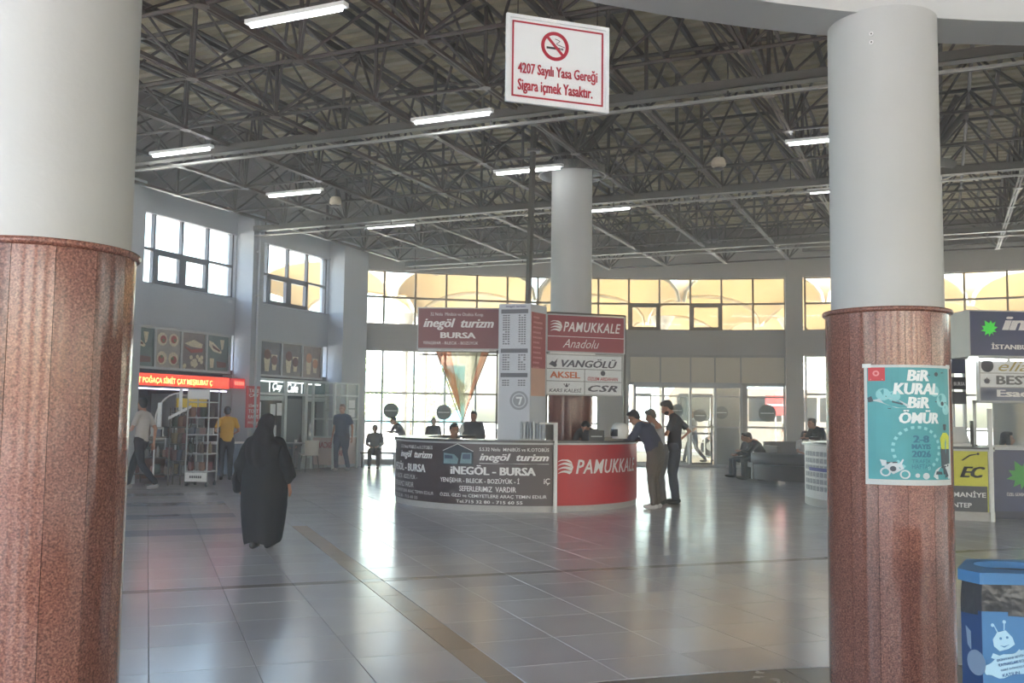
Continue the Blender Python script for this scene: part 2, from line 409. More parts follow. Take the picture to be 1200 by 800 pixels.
# unit brace meshes
def brace_mesh(d, r):
    me_b = MB(); me_b.cyl((0, 0, 0), d, r, n=6)
    me = bpy.data.meshes.new('brace'); me.from_pydata([tuple(v) for v in me_b.v], [], me_b.f); me.materials.append(M_steel); smooth_mesh(me); return me
dzz = HT - HB
diag = [brace_mesh(UV(su * PU / 2, sv * PV / 2, dzz), .023) for su in (-1, 1) for sv in (-1, 1)]
vert = brace_mesh(Vector((0, 0, dzz)), .03)
xdiag = [brace_mesh(UV(0, sv * PV, dzz), .02) for sv in (-1, 1)]
for u in us:
    vv = [v for v in vs_ if inroof(u, v) and UV(u, v).y > -1]
    if len(vv) < 2: continue
    b = MB()
    for du in (-.028, .028):
        for z0, z1, w in ((HB - .03, HB - .022, .017), (HB - .03, HB + .03, .004)):
            b.hexa([UV(u + du + sg * w, v, z) for z, sg, v in ((z0, -1, vv[0]), (z0, 1, vv[0]), (z0, 1, vv[-1]), (z0, -1, vv[-1]), (z1, -1, vv[0]), (z1, 1, vv[0]), (z1, 1, vv[-1]), (z1, -1, vv[-1]))])
    t = b.build('roof_truss', M_chord, ceil)
    tb = MB().cyl(UV(u, vv[0], HT), UV(u, vv[-1], HT), .035, n=6); tb.build('top_chord', M_steel, t, smooth=True)
    for j, v in enumerate(vv):
        P0 = UV(u, v, HB)
        for me in diag: link(me, 'brace', t, P0)
        link(vert, 'upright', t, P0)
        if (round((u - U0) / PU)) % 2 == 0:
            for me in xdiag: link(me, 'brace', t, P0)
        MB().cyl(P0 - Vector((0, 0, .035)), P0 + Vector((0, 0, .05)), .09, .055, n=8).build('node_plate', M_chord, t, smooth=True)
for v in vs_:
    uu = [u for u in us if inroof(u, v) and UV(u, v).y > -1]
    if len(uu) < 2: continue
    t = MB().cyl(UV(uu[0], v, HB), UV(uu[-1], v, HB), .026, n=6).build('cross_chord', M_steel, ceil, smooth=True)
    MB().cyl(UV(uu[0] - .9, v + PV / 2, HT), UV(uu[-1] + .9, v + PV / 2, HT), .033, n=6).build('top_chord', M_steel, t, smooth=True)
for u in us:
    vv = [v for v in vs_ if inroof(u + .9, v + .9) and UV(u, v).y > -1]
    if len(vv) > 1: MB().cyl(UV(u + PU / 2, vv[0] - .9, HT), UV(u + PU / 2, vv[-1] + .9, HT), .033, n=6).build('long_top_chord', M_steel, ceil, smooth=True)
# cable trays / service beams crossing under the frame
for v, h in ((13.0, 6.02), (19.05, 6.02), (25.6, 6.08)):
    uu = [u * .5 for u in range(-31, 26) if inroof(u * .5, v)]
    M4 = Matrix.Translation(UV(uu[0], v, h)) @ Matrix.Rotation(-TH, 4, 'Z'); L = uu[-1] - uu[0]
    t = MB().box(0, L, -.09, .09, -.02, .0, M4).box(0, L, -.09, -.075, -.02, .11, M4).box(0, L, .075, .09, -.02, .11, M4).build('cable_tray', M_tray, ceil)
    MB().box(0, L, -.03, .03, -.14, -.11, M4).build('light_rail', M_rail, t)
    b = MB()
    for k in range(int(L / 1.8)): b.box(k * 1.8 + .3, k * 1.8 + .32, -.01, .01, -.12, .5, M4)
    b.build('hanger_rod', M_steel, t)

# ---- walls
def window_unit(idx, P, s0, s1, z0, z1, n, zm, mf, casements=(), th=.05, arc=1, d=-.16, bars=None, glass=True, lab=None, dsc=.028):
    """s in frame units; n panes, horizontal bars"""
    w = sempty('window_%d' % idx, lab, 'window' if lab else None)
    pw = (s1 - s0) / n; hw = dsc * arc
    b = MB()
    bars = bars or [zm]
    for i in range(n + 1): b.slab(P, s0 + i * pw - hw, s0 + i * pw + hw, z0, z1, d - .05, d + .05)
    for z in [z0, z1] + bars:
        b.slab(P, s0, s1, z - .03, z + .03, d - .045, d + .055, pw)
    b.build('window_frame', mf, w)
    lv = [z0] + bars + [z1]
    for i in range(n):
        for j in range(len(lv) - 1):
            a, c = s0 + i * pw, s0 + (i + 1) * pw
            if (i, j) in casements:
                k = MB(); e = .11 * arc
                for q in ((a, a + e, lv[j], lv[j + 1]), (c - e, c, lv[j], lv[j + 1]), (a, c, lv[j], lv[j] + .11), (a, c, lv[j + 1] - .11, lv[j + 1])):
                    k.slab(P, q[0], q[1], q[2], q[3], d - .02, d + .08)
                k.build('casement', mf, w)
            if glass: MB().slab(P, a, c, lv[j], lv[j + 1], d - .004, d + .004).build('pane', M_glass, w)
    return w
wi = 1
wl = sempty('wall_left', 'grey painted left wall with clerestory windows above shops', 'wall')
b = MB(); bw = []
bays = [(19.48 - 4 * k, 23.02 - 4 * k) for k in range(0, 8)]
s_end = 24.9; s_beg = bays[-1][0] - .5
b.slab(PL, s_beg, s_end, 5.97, 6.5, -.3, 0); b.slab(PL, s_beg, s_end, 3.42, 4.36, -.3, 0)
for k, (s0, s1) in enumerate(bays):
    b.slab(PL, s0 - .46, s0, 2.45, 6.2, -.3, 0); b.slab(PL, s0 - .46, s0, 0, 2.45, -.3, 0)
    if k > 1: b.slab(PL, s0, s1, 0, 3.42, -.3, 0)
b.slab(PL, 23.02, s_end, 0, 5.97, -.3, 0)
b.build('wall_surface', M_wall, wl)
for k in range(-1, 8):   # pilasters
    s0 = 19.05 - 4 * k
    if k == -1: s1 = 24.3
    else: s1 = s0 + .43
    MB().slab(PL, s0, s1, 0, 6.46, 0, .51).build('pilaster', M_wall, wl)
for k, (s0, s1) in enumerate(bays):
    if k > 4: continue
    cs = {(1, 0), (2, 0)} if k < 2 else set()
    window_unit(wi, PL, s0 - .02, s1 - .07, 4.36, 5.97, 4, 5.14, M_frame, cs, d=-.1,
                lab='dark framed clerestory window over the ' + ('cafe' if k == 0 else 'pastry shop') if k < 2 else None); wi += 1
    MB().slab(PL, s0, s1, 5.93, 5.97, 0, .05).slab(PL, s0, s1, 4.33, 4.36, 0, .05).build('trim_%d' % (k + 1), M_wall)['kind'] = 'structure'
# drain pipe on pilaster, little camera
t = thing('drain_pipe', 'thin grey pipe running down the pilaster between the two shops', 'pipe', PL(19.2, .51, 0))
MB().cyl(PL(19.22, .57, .05), PL(19.22, .57, 6.3), .035, n=10).build('pipe', M_wall, t, world=True, smooth=True)
for z in (1.2, 2.8, 4.4, 5.5): MB().slab(PL, 19.17, 19.27, z, z + .04, .51, .61).build('bracket', M_alu, t, world=True)

# far curved wall
wf = sempty('wall_back', 'long curved grey wall with high windows at the end of the hall', 'wall')
st = 2.25
b = MB()
arcs = [(-19, 12.5), (13.9, 45.4), (46.8, 78.3)]
b.slab(PA, -19.6, 80, 5.97, 7.0, -.3, 0, st); b.slab(PA, -19.6, 80, 3.5, 4.3, -.3, 0, st)
b.slab(PA, -19.6, -19, 0, 5.97, -.3, 0)
b.slab(PA, -1.0, 1.25, 0, 3.5, -.3, 0, st)
b.slab(PA, 26, 80, 0, 3.5, -.3, 0, st)
b.slab(PA, -19, -1.0, 0, .12, -.3, 0, st)
b.slab(PA, 13.9, 26, 0, .12, -.3, 0, st)
b.build('wall_surface', M_wallw, wf)
MB().slab(PA, -19.6, 80, 6.77, 7.75, 0, .12, st).build('fascia', M_dark, wf)
for s0 in (12.5, 45.4, 78.3): MB().slab(PA, s0, s0 + 1.2, 0, 6.9, -.3, .25).build('pilaster', M_wallw, wf)
AW = math.degrees(1 / AR)
window_unit(wi, PA, -19, 12.5, 4.3, 5.97, 14, 5.15, M_frame2, {(9, 0), (11, 0)}, arc=AW, lab='long bronze framed clerestory window in the curved wall'); wi += 1
window_unit(wi, PA, 13.9, 45.4, 4.3, 5.97, 12, 5.15, M_frame2, {(2, 0)}, arc=AW, lab='bronze framed clerestory window right of the slim pilaster'); wi += 1
window_unit(wi, PA, 46.8, 78.3, 4.3, 5.97, 12, 5.15, M_frame2, (), arc=AW); wi += 1
window_unit(wi, PA, -19, -1.0, .12, 3.5, 8, 0, M_alu, (), arc=AW, bars=[1.3, 2.18], lab='tall ground floor glazing left of the ticket kiosk'); wi += 1
window_unit(wi, PA, 13.9, 26, .12, 3.5, 5, 0, M_alu, (), arc=AW, bars=[1.25, 2.3], lab='tall ground floor glazing right of the slim pilaster'); wi += 1
window_unit(wi, PA, 9.75, 12.4, .05, 2.56, 1, 0, M_alu, (), arc=AW, bars=[1.25, 2.2], lab='glazed panel between the entrance and the slim pilaster'); wi += 1
# blank panels above the entrance
b = MB().slab(PA, 1.25, 12.5, 2.56, 3.5, -.2, -.1, st).slab(PA, 9.3, 9.7, 0, 2.56, -.2, 0)
b.build('wall_infill', M_wallw, wf)
for i, (a, c) in enumerate(((1.35, 3.5), (3.6, 5.7), (5.8, 7.45), (7.55, 9.3), (9.4, 12.4))):
    MB().slab(PA, a, c, 2.64, 3.44, -.1, -.05, st).build('blank_panel', M_blank, wf)
# entrance vestibule (slightly proud of the wall)
dr = sempty('door_1', 'white framed glass entrance doors under the blank panels', 'door')
b = MB(); stops = [1.6, 3.65, 5.65, 7.45, 9.3]
for s in stops: b.slab(PA, s - .09, s + .09, 0, 2.56, .25, .4)
b.slab(PA, 1.6, 9.3, 2.46, 2.6, .2, .42, st); b.slab(PA, 1.6, 9.3, 2.18, 2.22, .28, .36, st); b.slab(PA, 1.6, 9.3, .0, .08, .25, .4, st)
b.build('door_frame', M_alu, dr)
for s, e in zip(stops, stops[1:]):
    MB().slab(PA, s + .09, e - .09, .08, 2.46, .31, .32).build('pane', M_glass, dr)
    MB().slab(PA, s + .09, e - .09, 1.22, 1.27, .29, .35).build('push_rail', M_alu, dr)
b = MB().slab(PA, 1.6, 9.3, 2.56, 2.62, -.2, .42, st); b.build('canopy_board', M_alu, dr)
for i, (a, c) in enumerate(((1.7, 3.0), (5.0, 5.7), (5.75, 7.4))):
    e = MB()
    for q in ((a, a + .12, 0, 2.3), (c - .12, c, 0, 2.3), (a, c, 0, .1), (a, c, 2.2, 2.3), (a, c, 1.0, 1.06)): e.slab(PA, q[0], q[1], q[2], q[3], -.6, -.55)
    l = e.build('door_leaf', M_alu if i != 2 else M_frame, dr); MB().slab(PA, a + .12, c - .12, .1, 2.2, -.58, -.57).build('pane', M_glass, l)
    MB().slab(PA, c - .3, c - .25, .9, 1.3, -.55, -.5).build('door_handle', M_chrome, l)
MB().slab(PA, 7.45, 9.3, 0, 2.5, -.5, -.45, st).build('side_panel', M_wallw, dr)
# round glass markers
def disc(s, z, r, d, lab):
    c = PA(s, d, z); a = math.radians(s); f = plane_map(c, (math.cos(a), -math.sin(a), 0))
    t = thing('glass_marker', lab, 'sticker', c, 0, 'round markers on the glass')
    mapped(t, 'disc', mat('marker_green', S(70, 84, 80), .5, var=.05), f, [ringpoly(0, 0, r, 28)], 0, .012)
    mapped(t, 'stripe', M_signw, f, [rect(-r * .75, r * .75, -.012, .012)], .013, .016)
for q in ((-16.1, 1.63, .24, -.1, 'round grey-green marker on the glazing left of the ticket kiosk'), (-12.3, 1.6, .24, -.1, 'round grey-green marker on the glass behind the hanging pennant'),
          (4.7, 1.75, .2, .28, 'round dark marker on the entrance glass behind the tall man'), (6.35, 1.6, .2, .28, 'round dark marker in the middle of the entrance glass'),
          (7.9, 1.7, .2, .28, 'round dark marker on the right side of the entrance'), (11.2, 1.7, .27, -.1, 'large round dark marker on the panel beside the slim pilaster')): disc(*q)

# back and right of the hall (behind the camera)
wr = sempty('wall_rear', 'plain rear wall behind the viewer', 'wall')
b = MB()
p0 = UV(-16.05, s_beg, 0); 
def PR(s, d, z): # rear wall along X at Y=-12
    return Vector((s, -12 + d, z))
b.slab(PR, -22, 30, 0, .6, -.3, 0); b.slab(PR, -22, 30, 4.6, 7.8, -.3, 0)
for x in range(-22, 31, 4): b.slab(PR, x - .5, x + .5, .6, 4.6, -.3, 0)
b.build('wall_surface', M_wall, wr)
wr2 = sempty('wall_right', 'plain right wall beyond the frame', 'wall')
b = MB()
def PX(s, d, z): return Vector((27.9 - d, s, z))
b.slab(PX, -12, 9, 0, 1, -.3, 0); b.slab(PX, -12, 9, 4.6, 7.8, -.3, 0)
for y in range(-12, 10, 4): b.slab(PX, y - .5, y + .5, 1, 4.6, -.3, 0)
b.build('wall_surface', M_wall, wr2)

# ring beam on the near pillars
rb = struct(MB().lathe([(6.69, 3.9), (7.05, 3.9), (7.05, 4.55), (6.69, 4.55), (6.69, 3.9)], (RC.x, RC.y, 0), 96).build('trim_21', M_beam), 'curved grey ring beam carried by the granite pillars', 'beam')

# ---- pillars
def pillar(x, y, rg, rp, ztop, lab, npan=14, zl=2.16, a_off=0, top_ring=False):
    t = thing('pillar', lab, 'pillar', (x, y, 0))
    MB().cyl((0, 0, zl - .02), (0, 0, ztop), rp, n=64).build('shaft', M_shaft, t, smooth=True)
    for i in range(npan):
        a0 = a_off + 2 * PI * i / npan + .003; a1 = a_off + 2 * PI * (i + 1) / npan - .003
        b = MB(); k = 5
        o = [(math.sin(a0 + (a1 - a0) * j / k) * rg, -math.cos(a0 + (a1 - a0) * j / k) * rg) for j in range(k + 1)]
        n_ = [(math.sin(a1 + (a0 - a1) * j / k) * (rg - .03), -math.cos(a1 + (a0 - a1) * j / k) * (rg - .03)) for j in range(k + 1)]
        b.prism(o + n_, lambda X, Y, d: Vector((X, Y, d)), 0, zl - .025)
        b.build('granite_panel', M_gran, t, smooth=True)
    MB().lathe([(rp - .01, zl), (rg + .012, zl), (rg + .018, zl - .006), (rg + .018, zl - .02), (rg + .01, zl - .028), (rg - .01, zl - .028)], n=64).build('granite_lip', M_gran, t, smooth=True)
    MB().cyl((0, 0, 0), (0, 0, zl - .03), rg - .032, n=32).build('core', M_grout, t)
    if top_ring:
        b = MB(); R = .64
        b.lathe([(R - .02, ztop - .16), (R, ztop - .16), (R, ztop), (R - .02, ztop), (R - .02, ztop - .16)], n=48)
        b.lathe([(rp, ztop - .01), (R, ztop - .01), (R, ztop + .01), (rp, ztop + .01)], n=48)
        b.build('capital_ring', M_chrome, t, smooth=True)
        for k in range(8):
            a = PI / 4 * k + TH
            e = MB().cyl((0, 0, ztop - .02), (math.cos(a) * .9, math.sin(a) * .9, HT), .06, n=8); e.build('strut', M_steel, t, smooth=True)
    return t
pl_ = pillar(-1.885, 3.86, .34, .318, 3.91, 'large round pillar with red granite foot at the far left edge', a_off=.1)
pr_ = pillar(2.222, 5.7, .347, .312, 3.91, 'large round granite-footed pillar with the turquoise poster', a_off=-.09)
pc_ = pillar(1.1, 18.0, .415, .385, 6.22, 'round pillar rising out of the ticket kiosk in the middle', top_ring=True)
pk_ = pillar(7.52, 17.6, .415, .385, 6.22, 'round pillar mostly hidden behind the poster pillar', top_ring=True)
# hook plate on right pillar
f = cyl_map((2.222, 5.7), .313, math.radians(-33), 3.70)
mapped(pr_, 'wall_plug', M_white, f, [ringpoly(.01, .05, .012, 12), ringpoly(.01, .0, .012, 12)], 0, .006)
mapped(pr_, 'plug_hole', M_black, f, [ringpoly(.01, .05, .005, 8), ringpoly(.01, .0, .005, 8)], .007, .008)

# ================================================================ OUTSIDE
g = MB().box(-160, 160, -60, 260, -.5, -.32).build('ground', M_out); struct(g, 'pale sunlit paving outside the windows', 'ground')
M_canopy = bpy.data.materials.new('canopy_membrane'); M_canopy.use_nodes = True
nt = M_canopy.node_tree; nt.nodes.clear(); o_ = nt.nodes.new('ShaderNodeOutputMaterial'); mx = nt.nodes.new('ShaderNodeMixShader'); mx.inputs[0].default_value = .5
df = nt.nodes.new('ShaderNodeBsdfDiffuse'); tl = nt.nodes.new('ShaderNodeBsdfTranslucent')
nz = nt.nodes.new('ShaderNodeTexNoise'); nz.inputs['Scale'].default_value = .8; cr = nt.nodes.new('ShaderNodeValToRGB')
cr.color_ramp.elements[0].color = S(176, 158, 126) + (1,); cr.color_ramp.elements[1].color = S(190, 173, 142) + (1,)
nt.links.new(nz.outputs['Fac'], cr.inputs[0]); nt.links.new(cr.outputs[0], df.inputs[0]); nt.links.new(cr.outputs[0], tl.inputs[0])
nt.links.new(df.outputs[0], mx.inputs[1]); nt.links.new(tl.outputs[0], mx.inputs[2]); nt.links.new(mx.outputs[0], o_.inputs[0])
LX, LY = 5.0, 8.6
cn = 0
wordc = ['nearest', 'middle', 'farthest']
for r in range(3):
    for c in range(-1, 8):
        x0 = -3.85 - .3 + c * LX; y0 = 33.2 + r * LY
        if (r == 2 and c > 4) or (r > 0 and c < 0): continue
        lab = '%s vault from the left in the %s row of the tan fabric canopy outside' % (['first', 'second', 'third', 'fourth', 'fifth', 'sixth', 'seventh', 'eighth', 'ninth'][c + 1], wordc[r])
        t = thing('canopy_bay', lab, 'canopy', (x0, y0, 0), 0, 'vaulted canopy bays outside')
        n = 12; vs = []; zf = lambda a, b2: 5.55 + 1.3 * math.sqrt(max(0, 1 - (2 * a - 1) ** 2)) ** .9 + .5 * math.sin(PI * b2)
        b = MB()
        for sgn in (0, 1):
            for j in range(7):
                for i in range(n + 1):
                    a = i / n; q = j / 6; a2 = .5 - .5 * math.cos(PI * a)
                    b.v.append(Vector((.08 + a2 * (LX - .16), q * LY, zf(a2, q) + sgn * .03)))
        m_ = n + 1
        for sgn in (0, 1):
            o0 = sgn * 7 * m_
            for j in range(6):
                for i in range(n):
                    k = o0 + j * m_ + i; b.f.append((k, k + 1, k + m_ + 1, k + m_)); b.m.append(0)
        b.build('membrane', M_canopy, t, smooth=True)
        for yy in (0, LY - .12):
            b = MB(); pts = []
            for i in range(n + 1): a2 = .5 - .5 * math.cos(PI * i / n); pts.append((.08 + a2 * (LX - .16), yy, zf(a2, yy / LY) - .04))
            b.tube(pts, .07, 6); b.build('edge_arch', mat('canopy_steel', S(200, 188, 160), .5, var=.05), t, smooth=True)
        pt_ = thing('canopy_post', 'flared canopy post at the left foot of the %s vault, %s row' % (['first', 'second', 'third', 'fourth', 'fifth', 'sixth', 'seventh', 'eighth', 'ninth'][c + 1], wordc[r]), 'post', (x0, y0 + LY / 2, 0), 0, 'posts of the canopy outside')
        MB().cyl((0, 0, -.3), (0, 0, 4.6), .11, n=12).build('shaft', mat('canopy_post', S(205, 200, 188), .5, var=.04), pt_, smooth=True)
        MB().loft([(0, 0, 4.4), (0, 0, 4.9), (0, 0, 5.45)], [.12, .18, .5], 12, round_=False).build('flared_head', MATS['canopy_post'], pt_, smooth=True)
# far terminal building with teal glass, seen over the trees
def building(x, y, w, d, h, lab, mb_, mg_):
    t = thing('office_building', lab, 'building', (x, y, -.3))
    MB().box(0, w, 0, d, 0, h).build('wall', mb_, t)
    nf = int(h / 3.2)
    for k in range(nf):
        for i in range(int(w / 4)):
            MB().box(.5 + i * 4, 3.9 + i * 4, -.12, -.02, 1 + k * 3.2, 2.9 + k * 3.2).build('window_band', mg_, t)
    MB().box(-.3, w + .3, -.4, d, h, h + .4).build('roof_edge', mb_, t)
M_teal = mat('teal_glass', S(110, 170, 180), .2, .1, var=.1)
building(-28, 84, 24, 12, 9.5, 'pale office block with teal glass bands far outside left', mat('pale_render', S(225, 222, 214), .8, var=.04), M_teal)
building(0, 95, 30, 12, 7, 'low white block with grey glass far behind the entrance', mat('pale_render2', S(230, 228, 222), .8, var=.04), mat('grey_glass', S(150, 165, 170), .2, var=.1))
def leafy(x, y, h, lab, seed, c=(196, 210, 160), spread=1.6):
    r_ = random.Random(seed); t = thing('street_tree', lab, 'tree', (x, y, -.3), 0, 'trees outside the glazing')
    MB().loft([(0, 0, 0), (.05, 0, h * .35), (.02, .05, h * .6)], [.16, .12, .07], 8).build('trunk', mat('bark', S(110, 92, 72), .8, var=.2), t, smooth=True)
    b = MB()
    for k in range(900):
        a = r_.uniform(0, 2 * PI); q = r_.random() ** .5; zz = r_.uniform(-1, 1); rr = spread * math.sqrt(max(0, 1 - zz * zz)) * q ** .6
        rr *= 1 + .25 * math.sin(3 * a + seed)
        p = Vector((math.cos(a) * rr, math.sin(a) * rr, h * .68 + zz * h * .32)); s = r_.uniform(.12, .22)
        n1 = Vector((r_.uniform(-1, 1), r_.uniform(-1, 1), r_.uniform(-1, 1))).normalized(); n2 = n1.orthogonal().normalized()
        b.add([p + n1 * s, p + n2 * s * .5, p - n1 * s, p - n2 * s * .5], [(0, 1, 2, 3)])
    b.build('crown', mat('leaves%d' % c[0], S(*c), .6, var=.3, vscale=3), t, fix=False)['kind'] = 'stuff'
leafy(-9.2, 60, 5.4, 'sunlit leafy tree outside, left of the pennant', 3)
leafy(-14.5, 62, 4.2, 'small bright tree outside behind the walking man in blue', 4, (206, 218, 166), 2.2)
leafy(-4.5, 58, 4.6, 'pale green tree outside behind the hanging pennant', 5, (202, 214, 168), 2.0)
leafy(-6.8, 66, 3.6, 'low round tree outside behind the ticket kiosk', 6, (200, 212, 164), 2.6)
leafy(21, 60, 5, 'tree outside behind the right hand kiosk', 8, (190, 204, 156), 2.2)
# railing outside
t = thing('railing', 'long white metal railing outside the left glazing', 'railing', (-16, 41, -.3))
for k in range(12): MB().cyl((k * 2.2, 0, 0), (k * 2.2, 0, 1.25), .03, n=6).build('post', M_white, t)
for z in (.35, .8, 1.22): MB().cyl((0, 0, z), (24.2, 0, z), .025, n=6).build('rail', M_white, t)
# coach parked outside the entrance
t = thing('coach', 'white coach with dark windows parked outside the entrance', 'bus', (7.5, 46, -.3))
b = MB(); outl = [(0, .35), (0, 2.9), (.3, 3.25), (10.6, 3.25), (11, 2.8), (11.2, 1.2), (11.1, .35)]
b.prism(outl, lambda x, y, d: Vector((x, d, y)), 0, 2.5); b.build('body', mat('coach_white', S(228, 228, 230), .3, var=.03), t)
for i in range(6): MB().box(.4 + i * 1.7, 1.95 + i * 1.7, -.02, 0.01, 1.7, 2.85).build('window', mat('coach_glass', S(60, 70, 78), .15), t)
for x in (2, 8.6):
    w_ = MB().cyl((x, -.04, .5), (x, .3, .5), .48, n=20).build('wheel', M_black, t, smooth=True); MB().cyl((x, -.06, .5), (x, -.03, .5), .24, n=16).build('hub', M_alu, w_)
# red roadside sign outside
t = thing('street_sign', 'small red and white sign board outside beside the slim pilaster', 'sign', (9.3, 34.0, -.3))
MB().cyl((0, .03, 0), (0, .03, 2.7), .03, n=8).build('post', M_alu, t); MB().box(-.35, .5, -.02, .02, 1.95, 2.65).build('board', mat('sign_red', S(206, 60, 62), .5, var=.03), t)
MB().box(-.28, .43, -.03, -.02, 2.28, 2.34).build('stripe', M_signw, t)
# timber cabinet seen outside the left end of the clerestory

# ================================================================ TICKET KIOSK (centre)
KC = (.1, 17.55); KR = 2.15
def counter(name, lab, c, R, parts, a0, a1, top=1.13, base=.14, topm=None, basem=None):
    t = thing(name, lab, 'counter', (c[0], c[1], 0))
    MB().lathe([(R - .06, 0), (R + .0, 0), (R + .0, base), (R - .06, base)], n=60, a0=a0, a1=a1).build('plinth', basem or mat('plinth_grey', S(176, 172, 168), .45, var=.05), t, smooth=True)
    for nm, m, b0, b1 in parts:
        n = max(4, int((b1 - b0) * 24)); k = MB().lathe([(R - .03, base), (R + .015, base), (R + .015, top - .05), (R - .03, top - .05), (R - .03, base)], n=n, a0=b0, a1=b1)
        k.build(nm, m, t, smooth=True)
    MB().lathe([(R - .55, top - .04), (R + .04, top - .04), (R + .04, top), (R - .55, top), (R - .55, top - .04)], n=60, a0=a0, a1=a1).build('counter_top', topm or mat('counter_dark', S(70, 68, 70), .25, var=.08), t, smooth=True)
    MB().lathe([(R + .018, top - .065), (R + .045, top - .065), (R + .045, top - .035), (R + .018, top - .035)], n=60, a0=a0, a1=a1).build('edge_strip', M_alu, t, smooth=True)
    return t
D = math.radians
kiosk = counter('ticket_counter', 'round ticket counter with a dark lettered left side and a bright red right side', KC, KR,
    [('dark_panel', M_panel_k, D(-36), D(15.6)), ('dark_panel', M_panel_k, D(-100), D(-36.4)), ('red_panel', M_panel_r, D(17), D(100))], D(-150), D(150), base=.1)
MB().lathe([(KR + .0, 0), (KR + .06, 0), (KR + .06, 1.42), (KR + .0, 1.42), (KR, 0)], n=2, a0=D(15.6), a1=D(17)).build('divider_post', M_white, kiosk)
MB().lathe([(KR - .02, 1.39), (KR + .04, 1.39), (KR + .04, 1.42), (KR - .02, 1.42), (KR - .02, 1.39)], n=6, a0=D(9.5), a1=D(16.5)).build('upper_rail', M_white, kiosk)
MB().lathe([(KR - .01, 1.14), (KR + .0, 1.14), (KR + .0, 1.39), (KR - .01, 1.39), (KR - .01, 1.14)], n=6, a0=D(12.4), a1=D(15.8)).build('dark_screen', M_black, kiosk)
# the lettering: zA maps heights measured on the panel
def kline(s, w, h, a, z, m=M_text_w, **k): return text(s, w, h, cyl_map(KC, KR + .015, D(a), z), m, kiosk, **k)
degm = PI / 180 * KR     # metres per degree
kline('S.S.32 Nolu  MiNiBÜS ve K.OTOBÜS', 1.12, .068, -16.0, .955, bold=.01)
kline('inegöl  turizm', 1.12, .15, -16.0, .77, bold=.035, shear=.3)
mapped(kiosk, 'underline', M_text_w, cyl_map(KC, KR + .015, D(-16), .755), [rect(0, 1.12, 0, .008, 10)])
kline('iNEGÖL - BURSA', 1.42, .155, -29.5, .575, bold=.045)
kline('YENiŞEHiR - BiLECiK - BOZÜYÜK - İ', 1.36, .115, -34.8, .425, bold=.02)
kline('iÇ', .1, .11, 11.5, .425, bold=.02)
kline('SEFERLERiMiZ  VARDIR', .94, .085, -25, .31, bold=.02)
kline('ÖZEL GEZi ve CEMiYETLERE ARAÇ TEMiN EDiLiR', 1.8, .075, -34.8, .205, bold=.015)
kline('Tel.715 32 80 - 715 60 55', 1.1, .05, -26.5, .125, bold=.02)
for s, w, h, a, z, kw in (('S.S.32 Nolu MiNiBÜS ve K.OTOBÜS', 1.0, .068, -66, .955, {}), ('inegöl  turizm', 1.0, .15, -66, .77, dict(bold=.035, shear=.3)),
        ('iNEGÖL - BURSA', 1.3, .155, -78, .575, dict(bold=.045)), ('YENiŞEHiR - BiLECiK - BOZÜYÜK -', 1.3, .11, -84, .425, {}),
        ('SEFERLERiMiZ VARDIR', .9, .085, -76, .31, {}), ('ÖZEL GEZi ve CEMiYETLERE ARAÇ TEMiN EDiLiR', 1.72, .075, -84, .205, {}), ('Tel.715 32 80 - 715 60 55', 1.1, .05, -78, .125, {})):
    kline(s, w, h, a, z, **kw)
# coach picture in a gable frame
f = cyl_map(KC, KR + .015, D(-33.5), .72)
pic = mapped(kiosk, 'coach_picture', mat('picture_dark', S(46, 52, 62), .4, var=.1), f, [[(0, 0), (.22, 0), (.44, 0), (.56, 0), (.56, .22), (.44, .27), (.28, .33), (.12, .27), (0, .22)]])
def sub(parent, name, m, f, polys, t0, t1): return mapped(parent, name, m, f, polys, t0, t1)
sub(pic, 'coach', mat('picture_teal', S(120, 150, 158), .4, var=.15), f, [[(.02, .02), (.28, .02), (.3, .1), (.22, .17), (.02, .19)], [(.33, .03), (.53, .03), (.53, .2), (.36, .2)]], .007, .01)
sub(pic, 'windscreen', mat('picture_blue', S(60, 78, 104), .3), f, [[(.04, .1), (.2, .1), (.19, .15), (.04, .16)], [(.37, .1), (.51, .1), (.51, .18), (.38, .18)]], .011, .013)
sub(pic, 'frame_line', M_text_w, f, [[(0, .22), (.28, .335), (.28, .345), (0, .23)], [(.28, .335), (.56, .22), (.56, .23), (.28, .345)]], .007, .01)
def swirl(cx, cy, r):   # disc cut by three wave shaped gaps, its left edge split into streaks
    ps = []
    for k in range(4):
        y0 = -r + k * r * .5; up = []; lo = []
        for i in range(9):
            x = -r * 1.15 + (2.15 * r) * i / 8; t = y0 + .1 * r + (.25 * r * math.sin(i / 8 * PI * 1.2 + .3)) * (1 if i < 8 else .4); h = r * .42
            lim = math.sqrt(max(0, r * r - min(abs(x), r) ** 2)) if x > 0 else r * .98
            up.append((cx + x, cy + max(-lim, min(lim, t + h * (i + 1) / 7)))); lo.append((cx + x, cy + max(-lim, min(lim, t))))
        ps += [[lo[i], lo[i + 1], up[i + 1], up[i]] for i in range(8) if up[i][1] - lo[i][1] > 1e-4 or up[i + 1][1] - lo[i + 1][1] > 1e-4]
    return ps
mapped(kiosk, 'swirl_emblem', M_text_w, cyl_map(KC, KR + .015, D(17), .80), swirl(.17, -.09, .125))
kline('PAMUKKALE', 1.68, .23, 26, .6, bold=.02, shear=.25, spacing=1.1)

